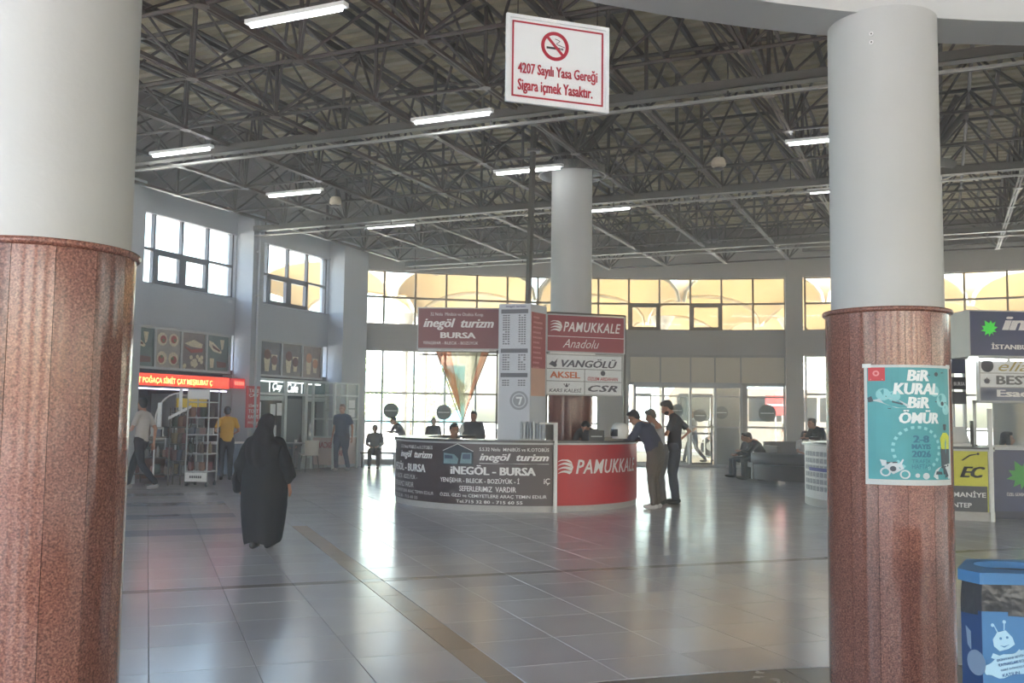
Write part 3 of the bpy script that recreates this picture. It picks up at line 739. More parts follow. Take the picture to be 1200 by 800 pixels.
# timetable tower: four-cornered box standing on the counter
tw = thing('timetable_tower', 'tall narrow white timetable box with a red lettered side, on the ticket counter', 'sign', (.0, 16.1, 1.13))
A_, B_, C_ = Vector((-.22, 15.88, 0)), Vector((.30, 15.73, 0)), Vector((.58, 16.18, 0)); D_ = A_ + C_ - B_
MB().hexa([Vector((p.x, p.y, z)) for z in (1.13, 3.36) for p in (A_, B_, C_, D_)]).build('box', mat('timetable_white', S(196, 200, 208), .4, var=.02), tw, world=True)
f = plane_map(A_ + Vector((0, 0, 1.13)), B_ - A_); W = (B_ - A_).length
dk = mat('timetable_ink', S(96, 98, 108), .5)
for z in (2.02, 1.42, 1.02): mapped(tw, 'header_bar', dk, f, [rect(.04, W - .04, z + .05 if z > 2 else z, z + (.12 if z > 2 else .07))])
rows = []
for z0, n in ((1.56, 13), (1.14, 7), (.88, 3)):
    for i in range(n):
        z = z0 + i * .039
        for x in (.07, .11, .155, .34, .385, .43):
            if rnd.random() < .93: rows.append(rect(x, x + .032, z, z + .02))
mapped(tw, 'time_rows', dk, f, rows)['kind'] = 'stuff'
text('inegöl turizm', .34, .05, shift(f, .12, 2.16), mat('blue_ink', S(70, 80, 130), .5), tw, bold=.02)
mapped(tw, 'seal', mat('seal_grey', S(146, 150, 158), .5), f, annulus(.36, .64, .12, .155, 24) + [ringpoly(.36, .64, .1, 20)])
mapped(tw, 'seal_mark', M_signw, f, [[(.31, .7), (.42, .7), (.38, .57), (.35, .57), (.38, .67), (.31, .67)]], .007, .009)
f = plane_map(B_ + Vector((0, 0, 1.13)), C_ - B_); W2 = (C_ - B_).length
mapped(tw, 'red_side', mat('tower_red', S(172, 84, 84), .4, var=.05), f, [rect(.03, W2 - .04, 1.18, 2.1)])
mapped(tw, 'pale_side', mat('tower_peach', S(214, 172, 150), .4, var=.04), f, [rect(.03, W2 - .04, .72, 1.18)])
for i in range(11):
    z = 2.0 - i * .083; w = rnd.uniform(.18, .36); mapped(tw, 'word_line', mat('tower_word', S(214, 150, 146), .5), f, [rect(.08 + k * .05, .08 + k * .05 + .038, z, z + .03) for k in range(int(w / .05))], .008, .011)
# pole from roof to tower
t = thing('ceiling_pole', 'slim grey pole from the roof down to the timetable tower', 'pole', (.3, 16.15, 3.3))
MB().loft([(.26, 16.2, 3.3), (.33, 16.2, 6.5)], [.05, .05], 4, round_=False).build('pole', M_tray, t, world=True); MB().box(.22, .44, 16.1, 16.3, 6.02, 6.06).build('bracket', M_tray, t, world=True)

def lightbox(name, lab, p0, p1, z0, z1, m, th=.14, cat='sign'):
    p0 = Vector(p0); p1 = Vector(p1); t = thing(name, lab, cat, (p0.x, p0.y, z0))
    f = plane_map(Vector((p0.x, p0.y, z0)), Vector((p1.x, p1.y, 0)) - Vector((p0.x, p0.y, 0))); W = math.hypot(p1.x - p0.x, p1.y - p0.y); H = z1 - z0
    MB().prism(rect(0, W, 0, H), f, -th, 0).build('panel', m, t, world=True)
    fr = MB()
    for q in (rect(-.02, W + .02, -.02, 0), rect(-.02, W + .02, H, H + .02), rect(-.02, 0, 0, H), rect(W, W + .02, 0, H)): fr.prism(q, f, -th, .01)
    fr.build('rim', M_alu, t, world=True)
    return t, f, W, H
t, f, W, H = lightbox('hanging_sign', 'brownish red hanging sign with white lettering, left of the timetable tower', (-1.58, 16.2), (-.23, 16.2), 2.64, 3.31, M_sign_b)
text('32 Nolu  Minibüs ve Otobüs Koop.', .9, .075, shift(f, .2, .53), M_text_w, t, bold=.0)
text('inegöl  turizm', 1.19, .2, shift(f, .08, .305), M_text_w, t, bold=.035, shear=.3)
text('BURSA', .6, .1, shift(f, .37, .17), M_text_w, t, bold=.04)
text('YENiŞEHiR - BiLECiK - BOZÜYÜK', .93, .075, shift(f, .08, .05), M_text_w, t, bold=.0)
MB().prism(rect(0, 1.2, -.045, -.025), f, -.05, -.01).build('lower_tube', M_white, t, world=True)
MB().box(-.26, -.23, 16.25, 16.28, 1.13, 3.31).box(-.26, 0.0, 16.25, 16.28, 3.2, 3.23).box(-1.58, -.23, 16.25, 16.28, 2.52, 2.55).build('support_post', M_tray, t, world=True)
t, f, W, H = lightbox('hanging_sign', 'dark red hanging sign with swirl emblem, top right over the ticket counter', (.60, 16.3), (1.95, 16.78), 2.63, 3.24, M_sign_r)
mapped(t, 'swirl_emblem', M_text_w, f, swirl(.17, .42, .1))
text('PAMUKKALE', 1.08, .17, shift(f, .29, .335), M_text_w, t, bold=.02, shear=.25, spacing=1.1)
mapped(t, 'divider_line', M_text_w, f, [rect(.0, W, .245, .255)])
text('Anadolu', .68, .15, shift(f, .28, .06), M_text_w, t, shear=.45, bold=-.005)
MB().prism(rect(.05, .9, -.06, -.02), f, -.1, -.02).build('lower_tube', M_white, t, world=True)
t, f, W, H = lightbox('company_board', 'white board of six bus company names under the dark red hanging sign', (.59, 16.3), (1.91, 16.78), 1.9, 2.56, M_signw)
mapped(t, 'grid_line', M_text_k, f, [rect(0, W, .425, .433), rect(0, W, .215, .223), rect(.7, .708, 0, .425)])
orange = mat('orange_ink', S(206, 112, 72), .5); redi = mat('red_ink', S(178, 52, 66), .5); gri = mat('grey_ink', S(74, 76, 88), .5)
text('VANGÖLÜ', 1.05, .15, shift(f, .27, .46), gri, t, bold=.03, shear=.3)
text('AKSEL', .56, .11, shift(f, .06, .27), orange, t, bold=.03)
text('ÖZLEM ARDAHAN', .58, .075, shift(f, .76, .24), redi, t, bold=.02, shear=.2)
text('KARS KALESİ', .6, .08, shift(f, .05, .03), gri, t, bold=.015, shear=.2)
text('CSR', .56, .11, shift(f, .77, .05), gri, t, bold=.03, shear=.35, spacing=1.12)
mapped(t, 'bird_mark', gri, f, [[(.04, .5), (.1, .56), (.14, .54), (.2, .6), (.17, .5), (.12, .47)], ringpoly(.15, .49, .035, 12)])
mapped(t, 'oval_mark', gri, f, [ringpoly(1.05, .37, .045, 14)]); mapped(t, 'drop_mark', gri, f, [[(.34, .13), (.37, .19), (.4, .13), (.37, .115)], [(.31, .17), (.34, .14), (.33, .18)], [(.43, .17), (.4, .14), (.41, .18)]])
t2 = thing('sign_rail', 'thin grey frame carrying the two right hand hanging signs', 'frame', (1.98, 16.85, 1.13))
MB().box(1.96, 2.0, 16.86, 16.9, 1.13, 3.3).box(.58, .62, 16.44, 16.48, 1.13, 3.3).hexa([Vector(p) for p in ((.6, 16.44, 3.28), (.6, 16.47, 3.28), (1.98, 16.92, 3.28), (1.98, 16.88, 3.28), (.6, 16.44, 3.31), (.6, 16.47, 3.31), (1.98, 16.92, 3.31), (1.98, 16.88, 3.31))]).build('frame', M_tray, t2, world=True)

# pennant: sheer folded cloth hung point-down
t = thing('pennant', 'sheer orange and pale pennant hung point down below the brownish red sign', 'banner', (-.83, 16.2, 2.6))
def sheer(key, c, a):
    m = bpy.data.materials.new(key); m.use_nodes = True; nt = m.node_tree; nt.nodes.clear(); N = nt.nodes.new
    o = N('ShaderNodeOutputMaterial'); m1, m2 = N('ShaderNodeMixShader'), N('ShaderNodeMixShader'); tr, tl, df = N('ShaderNodeBsdfTransparent'), N('ShaderNodeBsdfTranslucent'), N('ShaderNodeBsdfDiffuse')
    for q in (tl, df): q.inputs[0].default_value = c + (1,)
    tr.inputs[0].default_value = tuple(.3 + .7 * x for x in c) + (1,)
    m1.inputs[0].default_value = .5; m2.inputs[0].default_value = a; L = nt.links.new
    L(tl.outputs[0], m1.inputs[1]); L(df.outputs[0], m1.inputs[2]); L(tr.outputs[0], m2.inputs[1]); L(m1.outputs[0], m2.inputs[2]); L(m2.outputs[0], o.inputs[0]); return m
mo, mc = sheer('sheer_orange', S(216, 140, 100), .82), sheer('sheer_green', S(206, 200, 172), .84)
def penn(x0, x1, m, nm):
    b = MB(); n, k = 8, 12
    for j in range(k + 1):
        q = j / k; z = 2.58 - q * 1.2; w = (1 - q) ** 1.15
        for i in range(n + 1):
            s = x0 + (x1 - x0) * i / n; x = -.83 + s * .44 * w + .02 * q
            b.v.append(Vector((x, 16.2 + .03 * math.sin(s * 14) * (.4 + w), z + .05 * w * (s * s - 1) * 0)))
    for j in range(k):
        for i in range(n): a = j * (n + 1) + i; b.f.append((a, a + 1, a + n + 2, a + n + 1)); b.m.append(0)
    b.build(nm, m, t, world=True, smooth=True, fix=False)
penn(-1, -.45, mo, 'orange_edge'); penn(-.45, .72, mc, 'pale_middle'); penn(.72, 1, mo, 'orange_edge')
b = MB()
for sx in (-1, 1): b.tube([(-.83 + sx * .44, 16.2, 2.58), (-.83 + sx * .26, 16.2, 2.1), (-.83 + sx * .1, 16.2, 1.65), (-.81, 16.2, 1.38)], .008, 6)
b.build('hem_cord', mat('cord_brown', S(120, 96, 80), .7), t, world=True)
MB().loft([(-.81, 16.2, 1.38), (-.83, 16.2, 1.27), (-.84, 16.2, 1.2)], [(.012, .012), (.05, .02), (.02, .012)], 8).build('tassel', M_white, t, world=True, smooth=True)

# things on the counter
t = thing('brochure_holder', 'clear ribbed brochure holder on the ticket counter beside the white divider', 'holder', (.34, 15.72, 1.13))
b = MB().box(-.2, .2, -.1, .12, 0, .02)
b.build('base', M_alu, t)
for k in range(8): MB().box(-.19 + k * .05, -.155 + k * .05, -.1, .1, .02, .3 - .03 * (k % 2)).build('brochure', mat('brochure%d' % (k % 3), S(*[(150, 160, 170), (190, 196, 200), (120, 130, 142)][k % 3]), .35, var=.1), t)
t = thing('helmet', 'white open face helmet lying on the red side of the ticket counter', 'helmet', (1.84, 16.32, 1.13), D(-80))
b = MB(); b.lathe([(.01, .3), (.07, .292), (.12, .262), (.15, .2), (.155, .14), (.148, .08), (.13, .03), (.115, .03), (.13, .08), (.138, .14), (.13, .2)], n=28)
b.build('shell', mat('helmet_white', S(225, 226, 226), .18), t, smooth=True)
MB().lathe([(.158, .07), (.162, .1), (.16, .17), (.15, .19)], n=12, a0=D(-60), a1=D(60)).build('visor', mat('visor', S(40, 44, 50), .1), t, smooth=True)
MB().ell((0, 0, .1), (.12, .12, .09)).build('liner', M_black, t, smooth=True)
t = thing('ticket_printer', 'squat dark ticket printer on the counter beside the white helmet', 'printer', (1.36, 15.98, 1.13), D(20))
MB().prism([(-.13, 0), (.13, 0), (.13, .1), (.05, .17), (-.13, .17)], lambda x, y, d: Vector((d, x, y)), -.14, .14).build('body', M_black, t); MB().box(-.1, .1, -.135, -.125, .06, .08).build('paper_slot', M_alu, t)

# ================================================================ NO SMOKING SIGN (hangs from the ring beam)
p0 = Vector((-.035, 5.3, 0)); p1 = Vector((.525, 5.49, 0))
t, f, W, H = (lambda r: r)(lightbox('no_smoking_sign', 'white rectangular no smoking sign with red border hanging overhead', p0, p1, 3.3, 3.77, M_signw, th=.012))
for o in [c for c in t.children if c.name.startswith('rim')]: o.data.materials[0] = M_signw
mapped(t, 'border', M_text_r, f, [rect(.015, W - .015, .015, .025), rect(.015, W - .015, H - .025, H - .015), rect(.015, .025, .015, H - .015), rect(W - .025, W - .015, .015, H - .015)], .001, .003)
cx, cy = .275, .335
mapped(t, 'red_ring', M_text_r, f, annulus(cx, cy, .065, .085, 32), .001, .003)
mapped(t, 'cigarette', M_text_k, f, [rect(cx - .052, cx + .03, cy - .018, cy - .006), rect(cx + .034, cx + .04, cy - .018, cy - .006), rect(cx + .044, cx + .05, cy - .018, cy - .006)], .001, .003)
sm = [(cx + .0 + .02 * math.sin(i * .9) + i * .0055, cy + .045 - i * .0055) for i in range(9)]
mapped(t, 'smoke', M_text_k, f, [[sm[i], sm[i + 1], (sm[i + 1][0], sm[i + 1][1] - .003), (sm[i][0], sm[i][1] - .003)] for i in range(8)], .001, .003)
q = .0707 * .95
mapped(t, 'red_bar', M_text_r, f, [[(cx - q * .92, cy + q * .78), (cx - q * .75, cy + q * .95), (cx + q * .92, cy - q * .78), (cx + q * .75, cy - q * .95)]], .003, .005)
text('4207 Sayılı Yasa Gereği', .49, .085, shift(f, .05, .135), M_text_r, t, bold=.03, d=.003)
text('Sigara içmek Yasaktır.', .46, .085, shift(f, .05, .035), M_text_r, t, bold=.03, d=.003)
b = MB()
for x in (.05, W - .05): b.cyl(f(x, H, -.006), f(x, H + .16, -.006), .003, n=6)
b.build('wire', M_steel, t, world=True)

# ================================================================ POSTER on the right pillar
RPc = (2.222, 5.7); RPR = .3505
pa0 = math.asin((1.965 - 2.25) / .375) - .02
f0_ = cyl_map(RPc, RPR, -.724, 1.165); f = lambda x, y, d=0: f0_(x * 1.115, y, d)
PW, PH = .475, .665
t = thing('traffic_poster', 'turquoise road safety week poster wrapped on the right granite pillar', 'poster', (2.222, 5.35, 1.165))
def curved(name, m, x0, x1, y0, y1, d0, d1, par=None): return mapped(par or t, name, m, f, [rect(x0, x1, y0, y1, 12)], d0, d1)
sheet_ = curved('paper', mat('poster_paper', S(200, 204, 204), .5, var=.02), 0, PW, 0, PH, .001, .004)
mt = mat('poster_turquoise', S(74, 158, 166), .45, var=.1, vscale=5)
curved('turquoise_field', mt, .015, PW - .015, .03, PH - .015, .004, .0046)
curved('red_badge', mat('badge_red', S(196, 58, 66), .5), .02, .1, PH - .09, PH - .015, .0047, .0052)
mapped(t, 'badge_mark', mat('badge_pink', S(226, 150, 150), .5), f, annulus(.058, PH - .048, .008, .016, 16) + [rect(.03, .09, PH - .085, PH - .079)], .0053, .0057)
cl = mat('poster_cloud', S(140, 204, 208), .5, var=.1)
for q__ in ([ringpoly(.09, .5, .035, 14), ringpoly(.14, .49, .03, 14), ringpoly(.4, .47, .04, 14), ringpoly(.43, .42, .03, 14), ringpoly(.35, .52, .03, 14)]): mapped(t, 'cloud', cl, f, [q__], .0047, .0052)
pt = mat('poster_letter', S(232, 238, 238), .5)
for s, w, h, x, y in (('BiR', .115, .062, .20, .575), ('KURAL', .235, .064, .135, .5), ('BiR', .115, .062, .20, .425), ('ÖMÜR', .21, .075, .16, .34)):
    text(s, w, h, shift(f, x, y), pt, t, bold=.045, shear=.15, d=.0056)
tl = mat('poster_teal', S(44, 112, 136), .5)
for s, w, h, x, y, bo in (('2-8', .085, .04, .225, .235, .05), ('MAYIS', .1, .027, .218, .2, .045), ('2026', .1, .036, .218, .155, .045), ('TRAFİK', .1, .026, .218, .123, .0), ('HAFTASI', .1, .026, .218, .09, .0)):
    text(s, w, h, shift(f, x, y), tl, t, bold=bo, d=.0056)
dial = [p for i, p in enumerate(annulus(.25, .2, .112, .128, 44)) if i % 2 == 0 and not 28 < i < 36]
mapped(t, 'dial', cl, f, dial, .0047, .0053)
# helicopter, drones
hm = mat('poster_white_vehicle', S(206, 214, 218), .5, var=.15); dkp = mat('poster_dark', S(60, 70, 80), .5)
mapped(t, 'helicopter', hm, f, [[(.03, .465), (.07, .475), (.12, .48), (.17, .465), (.21, .44), (.21, .425), (.15, .425), (.09, .45), (.06, .46)]], .0057, .0062)
mapped(t, 'helicopter_detail', dkp, f, [[(.015, .48), (.035, .49), (.045, .46), (.02, .455)], [(.1, .492), (.26, .43), (.26, .426), (.1, .488)], [(.13, .465), (.18, .45), (.18, .442), (.13, .455)], [(.11, .425), (.2, .408), (.2, .404), (.11, .421)]], .0063, .0067)
mapped(t, 'drone', dkp, f, [[(.31, .61), (.41, .628), (.41, .623), (.31, .605)], ringpoly(.36, .615, .012, 10), [(.35, .465), (.43, .46), (.43, .455), (.35, .46)], ringpoly(.4, .452, .012, 10)], .0057, .0062)
# officer figure print
mapped(t, 'printed_vest', mat('poster_vest', S(206, 214, 60), .5, var=.08), f, [[(.385, .2), (.45, .2), (.452, .27), (.43, .29), (.4, .29), (.378, .26)]], .0057, .0062)
mapped(t, 'printed_uniform', dkp, f, [ringpoly(.415, .315, .012, 10), [(.4, .325), (.43, .325), (.426, .338), (.404, .338)], [(.38, .21), (.395, .2), (.4, .1), (.385, .1)], [(.39, .2), (.45, .2), (.45, .06), (.4, .06)]], .0056, .006)
# motorcycle and car prints
mapped(t, 'printed_motorcycle', hm, f, annulus(.095, .072, .017, .025, 16) + annulus(.185, .06, .017, .025, 16) + [[(.09, .1), (.12, .125), (.17, .12), (.18, .09), (.13, .06)], [(.07, .14), (.1, .135), (.1, .105), (.08, .105)], [(.16, .12), (.175, .145), (.18, .14), (.17, .115)]], .0057, .0062)
mapped(t, 'printed_motorcycle_detail', dkp, f, [ringpoly(.13, .09, .015, 10), [(.1, .125), (.15, .13), (.15, .122), (.1, .117)]], .0063, .0066)
mapped(t, 'printed_car', hm, f, [[(.33, .05), (.345, .085), (.37, .1), (.42, .115), (.455, .12), (.455, .035), (.35, .035)]], .0063, .0068)
mapped(t, 'printed_car_detail', dkp, f, [[(.345, .06), (.39, .06), (.385, .075), (.35, .078)], [(.41, .04), (.44, .05), (.42, .09)], [(.38, .1), (.44, .115), (.44, .105), (.39, .093)]], .0069, .0072)
mapped(t, 'round_crest', hm, f, [ringpoly(.245, .055, .012, 12), ringpoly(.29, .052, .018, 14)], .0057, .006)
for x, y in ((.0, PH - .012), (PW - .03, PH - .012)): mapped(t, 'tape', mat('clear_tape', S(214, 220, 220), .25, var=.03), f, [rect(x - .008, x + .035, y - .004, y + .018, 3)], .0058, .0064)

# ================================================================ RECYCLING BIN
t = thing('recycling_bin', 'blue cardboard recycling bin with white cartoon prints beside the poster pillar', 'bin', (2.06, 4.36, 0), D(-2))
mb_ = mat('bin_blue', S(70, 122, 172), .5, var=.05, vscale=4); mbd = mat('bin_blue_shaded', S(44, 72, 118), .5, var=.05)
BP = [(0, .12), (.04, 0), (.5, 0), (.55, .42), (.17, .42)]
up_ = lambda x, y, d: Vector((x, y, d))
MB().prism([(.02, .125), (.05, .008), (.49, .008), (.54, .41), (.18, .41)], up_, 0, .68).build('carton', mb_, t)
MB().prism([(.04, 0), (.5, 0), (.5, .008), (.05, .008)], up_, 0, .68).build('front_face', mb_, t)
MB().prism([(0, .12), (.039, 0), (.05, .008), (.02, .13)], up_, 0, .68).build('side_face', mbd, t)  # side face takes a darker copy of the blue, shade put into the colour
cx_, cy_ = .29, .23; n = 40; Rh = .15
def sq(a, g=.012):
    dx, dy = math.cos(a), math.sin(a); best = 9
    for i in range(5):
        (x1, y1), (x2, y2) = BP[i], BP[(i + 1) % 5]; nx, ny = y2 - y1, x1 - x2; L = math.hypot(nx, ny); nx /= L; ny /= L
        den = dx * nx + dy * ny
        if den > 1e-6: best = min(best, ((x1 - cx_) * nx + (y1 - cy_) * ny + g) / den)
    return (cx_ + dx * best, cy_ + dy * best)
b = MB(); angs = sorted([2 * PI * i / n for i in range(n)] + [math.atan2(y - cy_, x - cx_) % (2 * PI) for x, y in BP]); angs.append(angs[0] + 2 * PI)
for a, c in zip(angs, angs[1:]):
    b.prism([(cx_ + Rh * 1.15 * math.cos(a), cy_ + Rh * .9 * math.sin(a)), sq(a), sq(c), (cx_ + Rh * 1.15 * math.cos(c), cy_ + Rh * .9 * math.sin(c))], up_, .80, .85)
b.build('lid', mb_, t)
b = MB()
for a, c in zip(angs, angs[1:]):
    ps = []
    for aa in (a, c):
        x, y = sq(aa, 0); w1 = 1.0 + .02 * math.sin(aa * 9); ps.append(((cx_ + (x - cx_) * .97, cy_ + (y - cy_) * .97), (cx_ + (x - cx_) * w1, cy_ + (y - cy_) * w1)))
    b.add([Vector((*ps[0][0], .80)), Vector((*ps[1][0], .80)), Vector((*ps[1][1], .72)), Vector((*ps[0][1], .72)), Vector((*ps[1][1], .66 + .003 * math.sin(c * 5))), Vector((*ps[0][1], .66 + .003 * math.sin(a * 5)))], [(0, 1, 2, 3), (3, 2, 4, 5)])
    b.add([Vector((cx_ + Rh * 1.12 * math.cos(a), cy_ + Rh * .88 * math.sin(a), .82)), Vector((cx_ + Rh * 1.12 * math.cos(c), cy_ + Rh * .88 * math.sin(c), .82)), Vector((cx_ + Rh * math.cos(c), cy_ + Rh * .8 * math.sin(c), .5)), Vector((cx_ + Rh * math.cos(a), cy_ + Rh * .8 * math.sin(a), .5))], [(0, 1, 2, 3)])
b.build('bin_liner', mat('bin_liner_black', S(62, 62, 66), .28, bump=.6, bscale=14), t, smooth=True, fix=False)
pw_ = mat('bin_print', S(176, 212, 232), .5)
f = plane_map(Vector((.14, 0, 0)), (1, 0, 0)); f_ = f
def binmap(x, y, d=0): return wm(t) @ Vector((-.01 + x * .95, -.0 - d, y))
mapped(t, 'cartoon_face', pw_, binmap, [[(.10, .56), (.12, .59), (.16, .60), (.19, .57), (.20, .54), (.17, .52), (.13, .51), (.105, .53)]], .001, .003)
mapped(t, 'face_feature', mb_, binmap, [ringpoly(.135, .565, .006, 8), ringpoly(.165, .57, .006, 8), [(.13, .535), (.15, .526), (.175, .54), (.15, .532)]], .0035, .005)
mapped(t, 'antenna', pw_, binmap, [[(.12, .59), (.105, .62), (.108, .622), (.125, .592)], [(.15, .60), (.152, .63), (.156, .63), (.155, .6)], ringpoly(.1, .622, .008, 8), ringpoly(.154, .637, .008, 8), [(.1, .5), (.09, .48), (.12, .47), (.13, .49)], [(.2, .5), (.22, .52), (.24, .5), (.22, .49)]], .001, .003)
bub = [(.06 + .26 * (.5 - .5 * math.cos(a)) , .425 + .05 * math.sin(a) + .06 * (.5 - .5 * math.cos(a)) + .006 * math.sin(7 * a)) for a in [2 * PI * i / 36 for i in range(36)]]
mapped(t, 'speech_bubble', pw_, binmap, [bub], .001, .003)
inkb = mat('bin_ink', S(60, 100, 150), .5)
for i, (s, w) in enumerate((('DÜNYANI SEVİN', .13), ('KAYNAKLARI KORUYUN', .17), ('GERİ DÖNÜŞÜME', .13), ('KATILIN', .08))):
    c0, s0 = math.cos(.2), math.sin(.2)
    text(s, w, .013, (lambda i: lambda x, y, d=0: binmap(.115 + i * .008 + x * c0 - y * s0, .465 - i * .022 + x * s0 + y * c0, d + .003))(i), inkb, t, bold=.02)
text('Geri', .06, .018, lambda x, y, d=0: binmap(.04 + x, .35 + y, d), pw_, t, bold=.03)
mapped(t, 'bottle_print', pw_, binmap, [[(.05, .1), (.11, .1), (.11, .29), (.09, .31), (.07, .31), (.05, .29)], [(.125, .1), (.185, .1), (.185, .34), (.125, .34)], [(.2, .1), (.25, .1), (.25, .28), (.225, .3), (.2, .28)], [(.27, .1), (.33, .1), (.33, .33), (.27, .33)]], .001, .003)
mapped(t, 'bottle_mark', inkb, binmap, [[(.145, .31), (.165, .3), (.167, .303), (.147, .313)], [(.06, .24), (.1, .243), (.1, .237), (.06, .234)], [(.135, .24), (.175, .243), (.175, .237), (.135, .234)], [(.21, .24), (.24, .243), (.24, .237), (.21, .234)]], .0035, .005)
def sidemap(x, y, d=0): a = Vector((0, .12, 0)); u = (Vector((.04, 0, 0)) - a); n = Vector((u.y, -u.x, 0)).normalized(); return wm(t) @ (a + u.normalized() * x + Vector((0, 0, y)) + n * d)
mapped(t, 'side_print', mat('bin_print_shaded', S(130, 150, 176), .5), sidemap, [[(.03, .6), (.06, .58), (.06, .5), (.04, .52)], ringpoly(.09, .45, .055, 18), [(.06, .32), (.09, .3), (.12, .34), (.12, .2), (.08, .18)]], .001, .003)  # same print in a dimmer copy, the side's shade put into its colour

# ================================================================ RIGHT KIOSK
QC = (7.8, 17.3); QR = 2.45
k2 = counter('information_counter', 'round navy and white fronted counter behind the poster pillar', QC, QR,
    [('print_panel', mat('counter_white', S(214, 214, 214), .4, var=.03), D(-100), D(-42)), ('yellow_panel', mat('panel_yellow', S(212, 208, 70), .4, var=.04), D(-41.5), D(-11.2))], D(-110), D(-9))
MB().lathe([(QR + .014, .14), (QR + .02, .14), (QR + .02, .53), (QR + .014, .53), (QR + .014, .14)], n=14, a0=D(-41), a1=D(-11.6)).build('dark_strip', mat('panel_charcoal', S(70, 70, 76), .4), k2, smooth=True)
MB().lathe([(QR - .02, 0), (QR + .05, 0), (QR + .05, 1.72), (QR - .02, 1.72), (QR - .02, 0)], n=2, a0=D(-10.9), a1=D(-9.6)).build('divider_post', M_white, k2)
def q2(s, w, h, a, z, m, **k): return text(s, w, h, cyl_map(QC, QR + .021, D(a), z), m, k2, **k)
q2('EC', .36, .17, -20.5, .66, M_text_k, bold=.05, shear=.35)
q2('OSMANİYE', .62, .1, -26.5, .36, M_text_w, bold=.02); q2('GAZİANTEP', .62, .1, -31.2, .2, M_text_w, bold=.02)
mapped(k2, 'swoosh', M_text_k, cyl_map(QC, QR + .021, D(-20), .92), [[(.0, 0), (.12, .09), (.24, .11), (.24, .1), (.13, .07), (.03, .0)], ringpoly(.24, .105, .02, 8)])
pr = []
for i in range(9):
    for j in range(6):
        pr.append(rect(.05 + i * .14, .16 + i * .14, .28 + j * .12, .36 + j * .12, 2))
mapped(k2, 'printed_blocks', mat('print_grey', S(150, 152, 160), .5, var=.3, vscale=30), cyl_map(QC, QR + .016, D(-97), 0), pr)['kind'] = 'stuff'
mapped(k2, 'blue_label', mat('print_blue', S(70, 70, 150), .5), cyl_map(QC, QR + .016, D(-97), 0), [rect(.3, 1.3, .62, .68, 8)], .007, .01)
# navy straight counter
t = thing('navy_counter', 'navy blue counter front with a green leaf emblem at the right edge', 'counter', (7.45, 15.3, 0))
MB().box(0, 2.6, 0, .06, .12, 1.08).build('front_panel', M_navy, t); MB().box(0, 2.6, .02, .08, 0, .12).build('plinth', mat('navy_dark', S(26, 32, 66), .4), t)
MB().box(-.03, 2.63, -.05, .6, 1.08, 1.12).build('counter_top', mat('counter_pale', S(190, 194, 200), .3), t); MB().box(0, 2.6, .5, .56, 0, 1.08).build('back_panel', M_alu, t)
leaf = [(0, -.5), (.04, -.28), (.3, -.42), (.22, -.22), (.52, -.2), (.34, -.02), (.6, .18), (.34, .18), (.36, .42), (.16, .3), (0, .62), (-.16, .3), (-.36, .42), (-.34, .18), (-.6, .18), (-.34, -.02), (-.52, -.2), (-.22, -.22), (-.3, -.42), (-.04, -.28)]
def leafat(cx, cy, s, rot=0): return [(cx + s * (x * math.cos(rot) - y * math.sin(rot)), cy + s * (x * math.sin(rot) + y * math.cos(rot))) for x, y in leaf]
f = plane_map(Vector((7.45, 15.3, 0)), (1, 0, 0))
M_leaf2 = mat('leaf_print', S(90, 170, 90), .5, var=.1)
mapped(t, 'leaf_emblem', M_leaf2, f, [leafat(.62, .68, .42, .5)])
text('ÖZEL GÜVEN SEYAHAT', .5, .06, shift(f, .36, .36), M_text_w, t, bold=.02)
# big navy sign
t, f, W, H = lightbox('overhead_sign', 'navy overhead sign with bright green leaf and white name at the right edge', (7.14, 14.98), (9.5, 15.15), 2.55, 3.24, M_navy, th=.7)
mapped(t, 'leaf_emblem', M_green, f, [leafat(.32, .42, .24, .55)])
text('inegöl', 1.35, .3, shift(f, .52, .33), M_text_w, t, bold=.045, shear=.25)
text('İSTANBUL - ANKARA - İZMİR', 1.9, .1, shift(f, .34, .1), M_text_w, t, bold=.035)
mapped(t, 'red_swash', mat('swash_red', S(190, 40, 60), .5), f, [rect(1.02, 1.4, .29, .33)])
MB().prism(rect(.0, .6, -.08, -.04), f, -.06, -.02).prism(rect(.66, 1.5, -.08, -.04), f, -.06, -.02).build('tube_light', M_tube, t, world=True)
t2, f, W, H = lightbox('company_board', 'stacked white and grey company boards below the navy overhead sign', (7.3, 15.02), (9.4, 15.15), 1.85, 2.5, M_signw, th=.08)
mapped(t2, 'grey_band', mat('band_grey', S(116, 122, 140), .4), f, [rect(0, W, .0, .2)]); mapped(t2, 'grid_line', M_alu, f, [rect(0, W, .2, .215), rect(0, W, .42, .435)])
text('elia', .5, .16, shift(f, .3, .46), mat('gold_ink', S(176, 160, 90), .5), t2, shear=.4, bold=0); mapped(t2, 'oval_logo', gri, f, [ringpoly(.12, .54, .1, 20)])
text('BEST', .6, .14, shift(f, .26, .25), mat('ink_grey2', S(110, 112, 116), .5), t2, bold=.03); mapped(t2, 'crest_logo', gri, f, [leafat(.11, .3, .1)])
text('Esadaş', .8, .14, shift(f, .26, .03), M_text_w, t2, bold=.04, d=.01); mapped(t2, 'globe_logo', mat('globe_blue', S(96, 110, 150), .4), f, [ringpoly(.12, .1, .08, 20)])
for (x, y, z0, z1) in ((7.14, 15.7, 1.12, 2.55), (9.4, 15.6, 1.12, 2.55)): pass
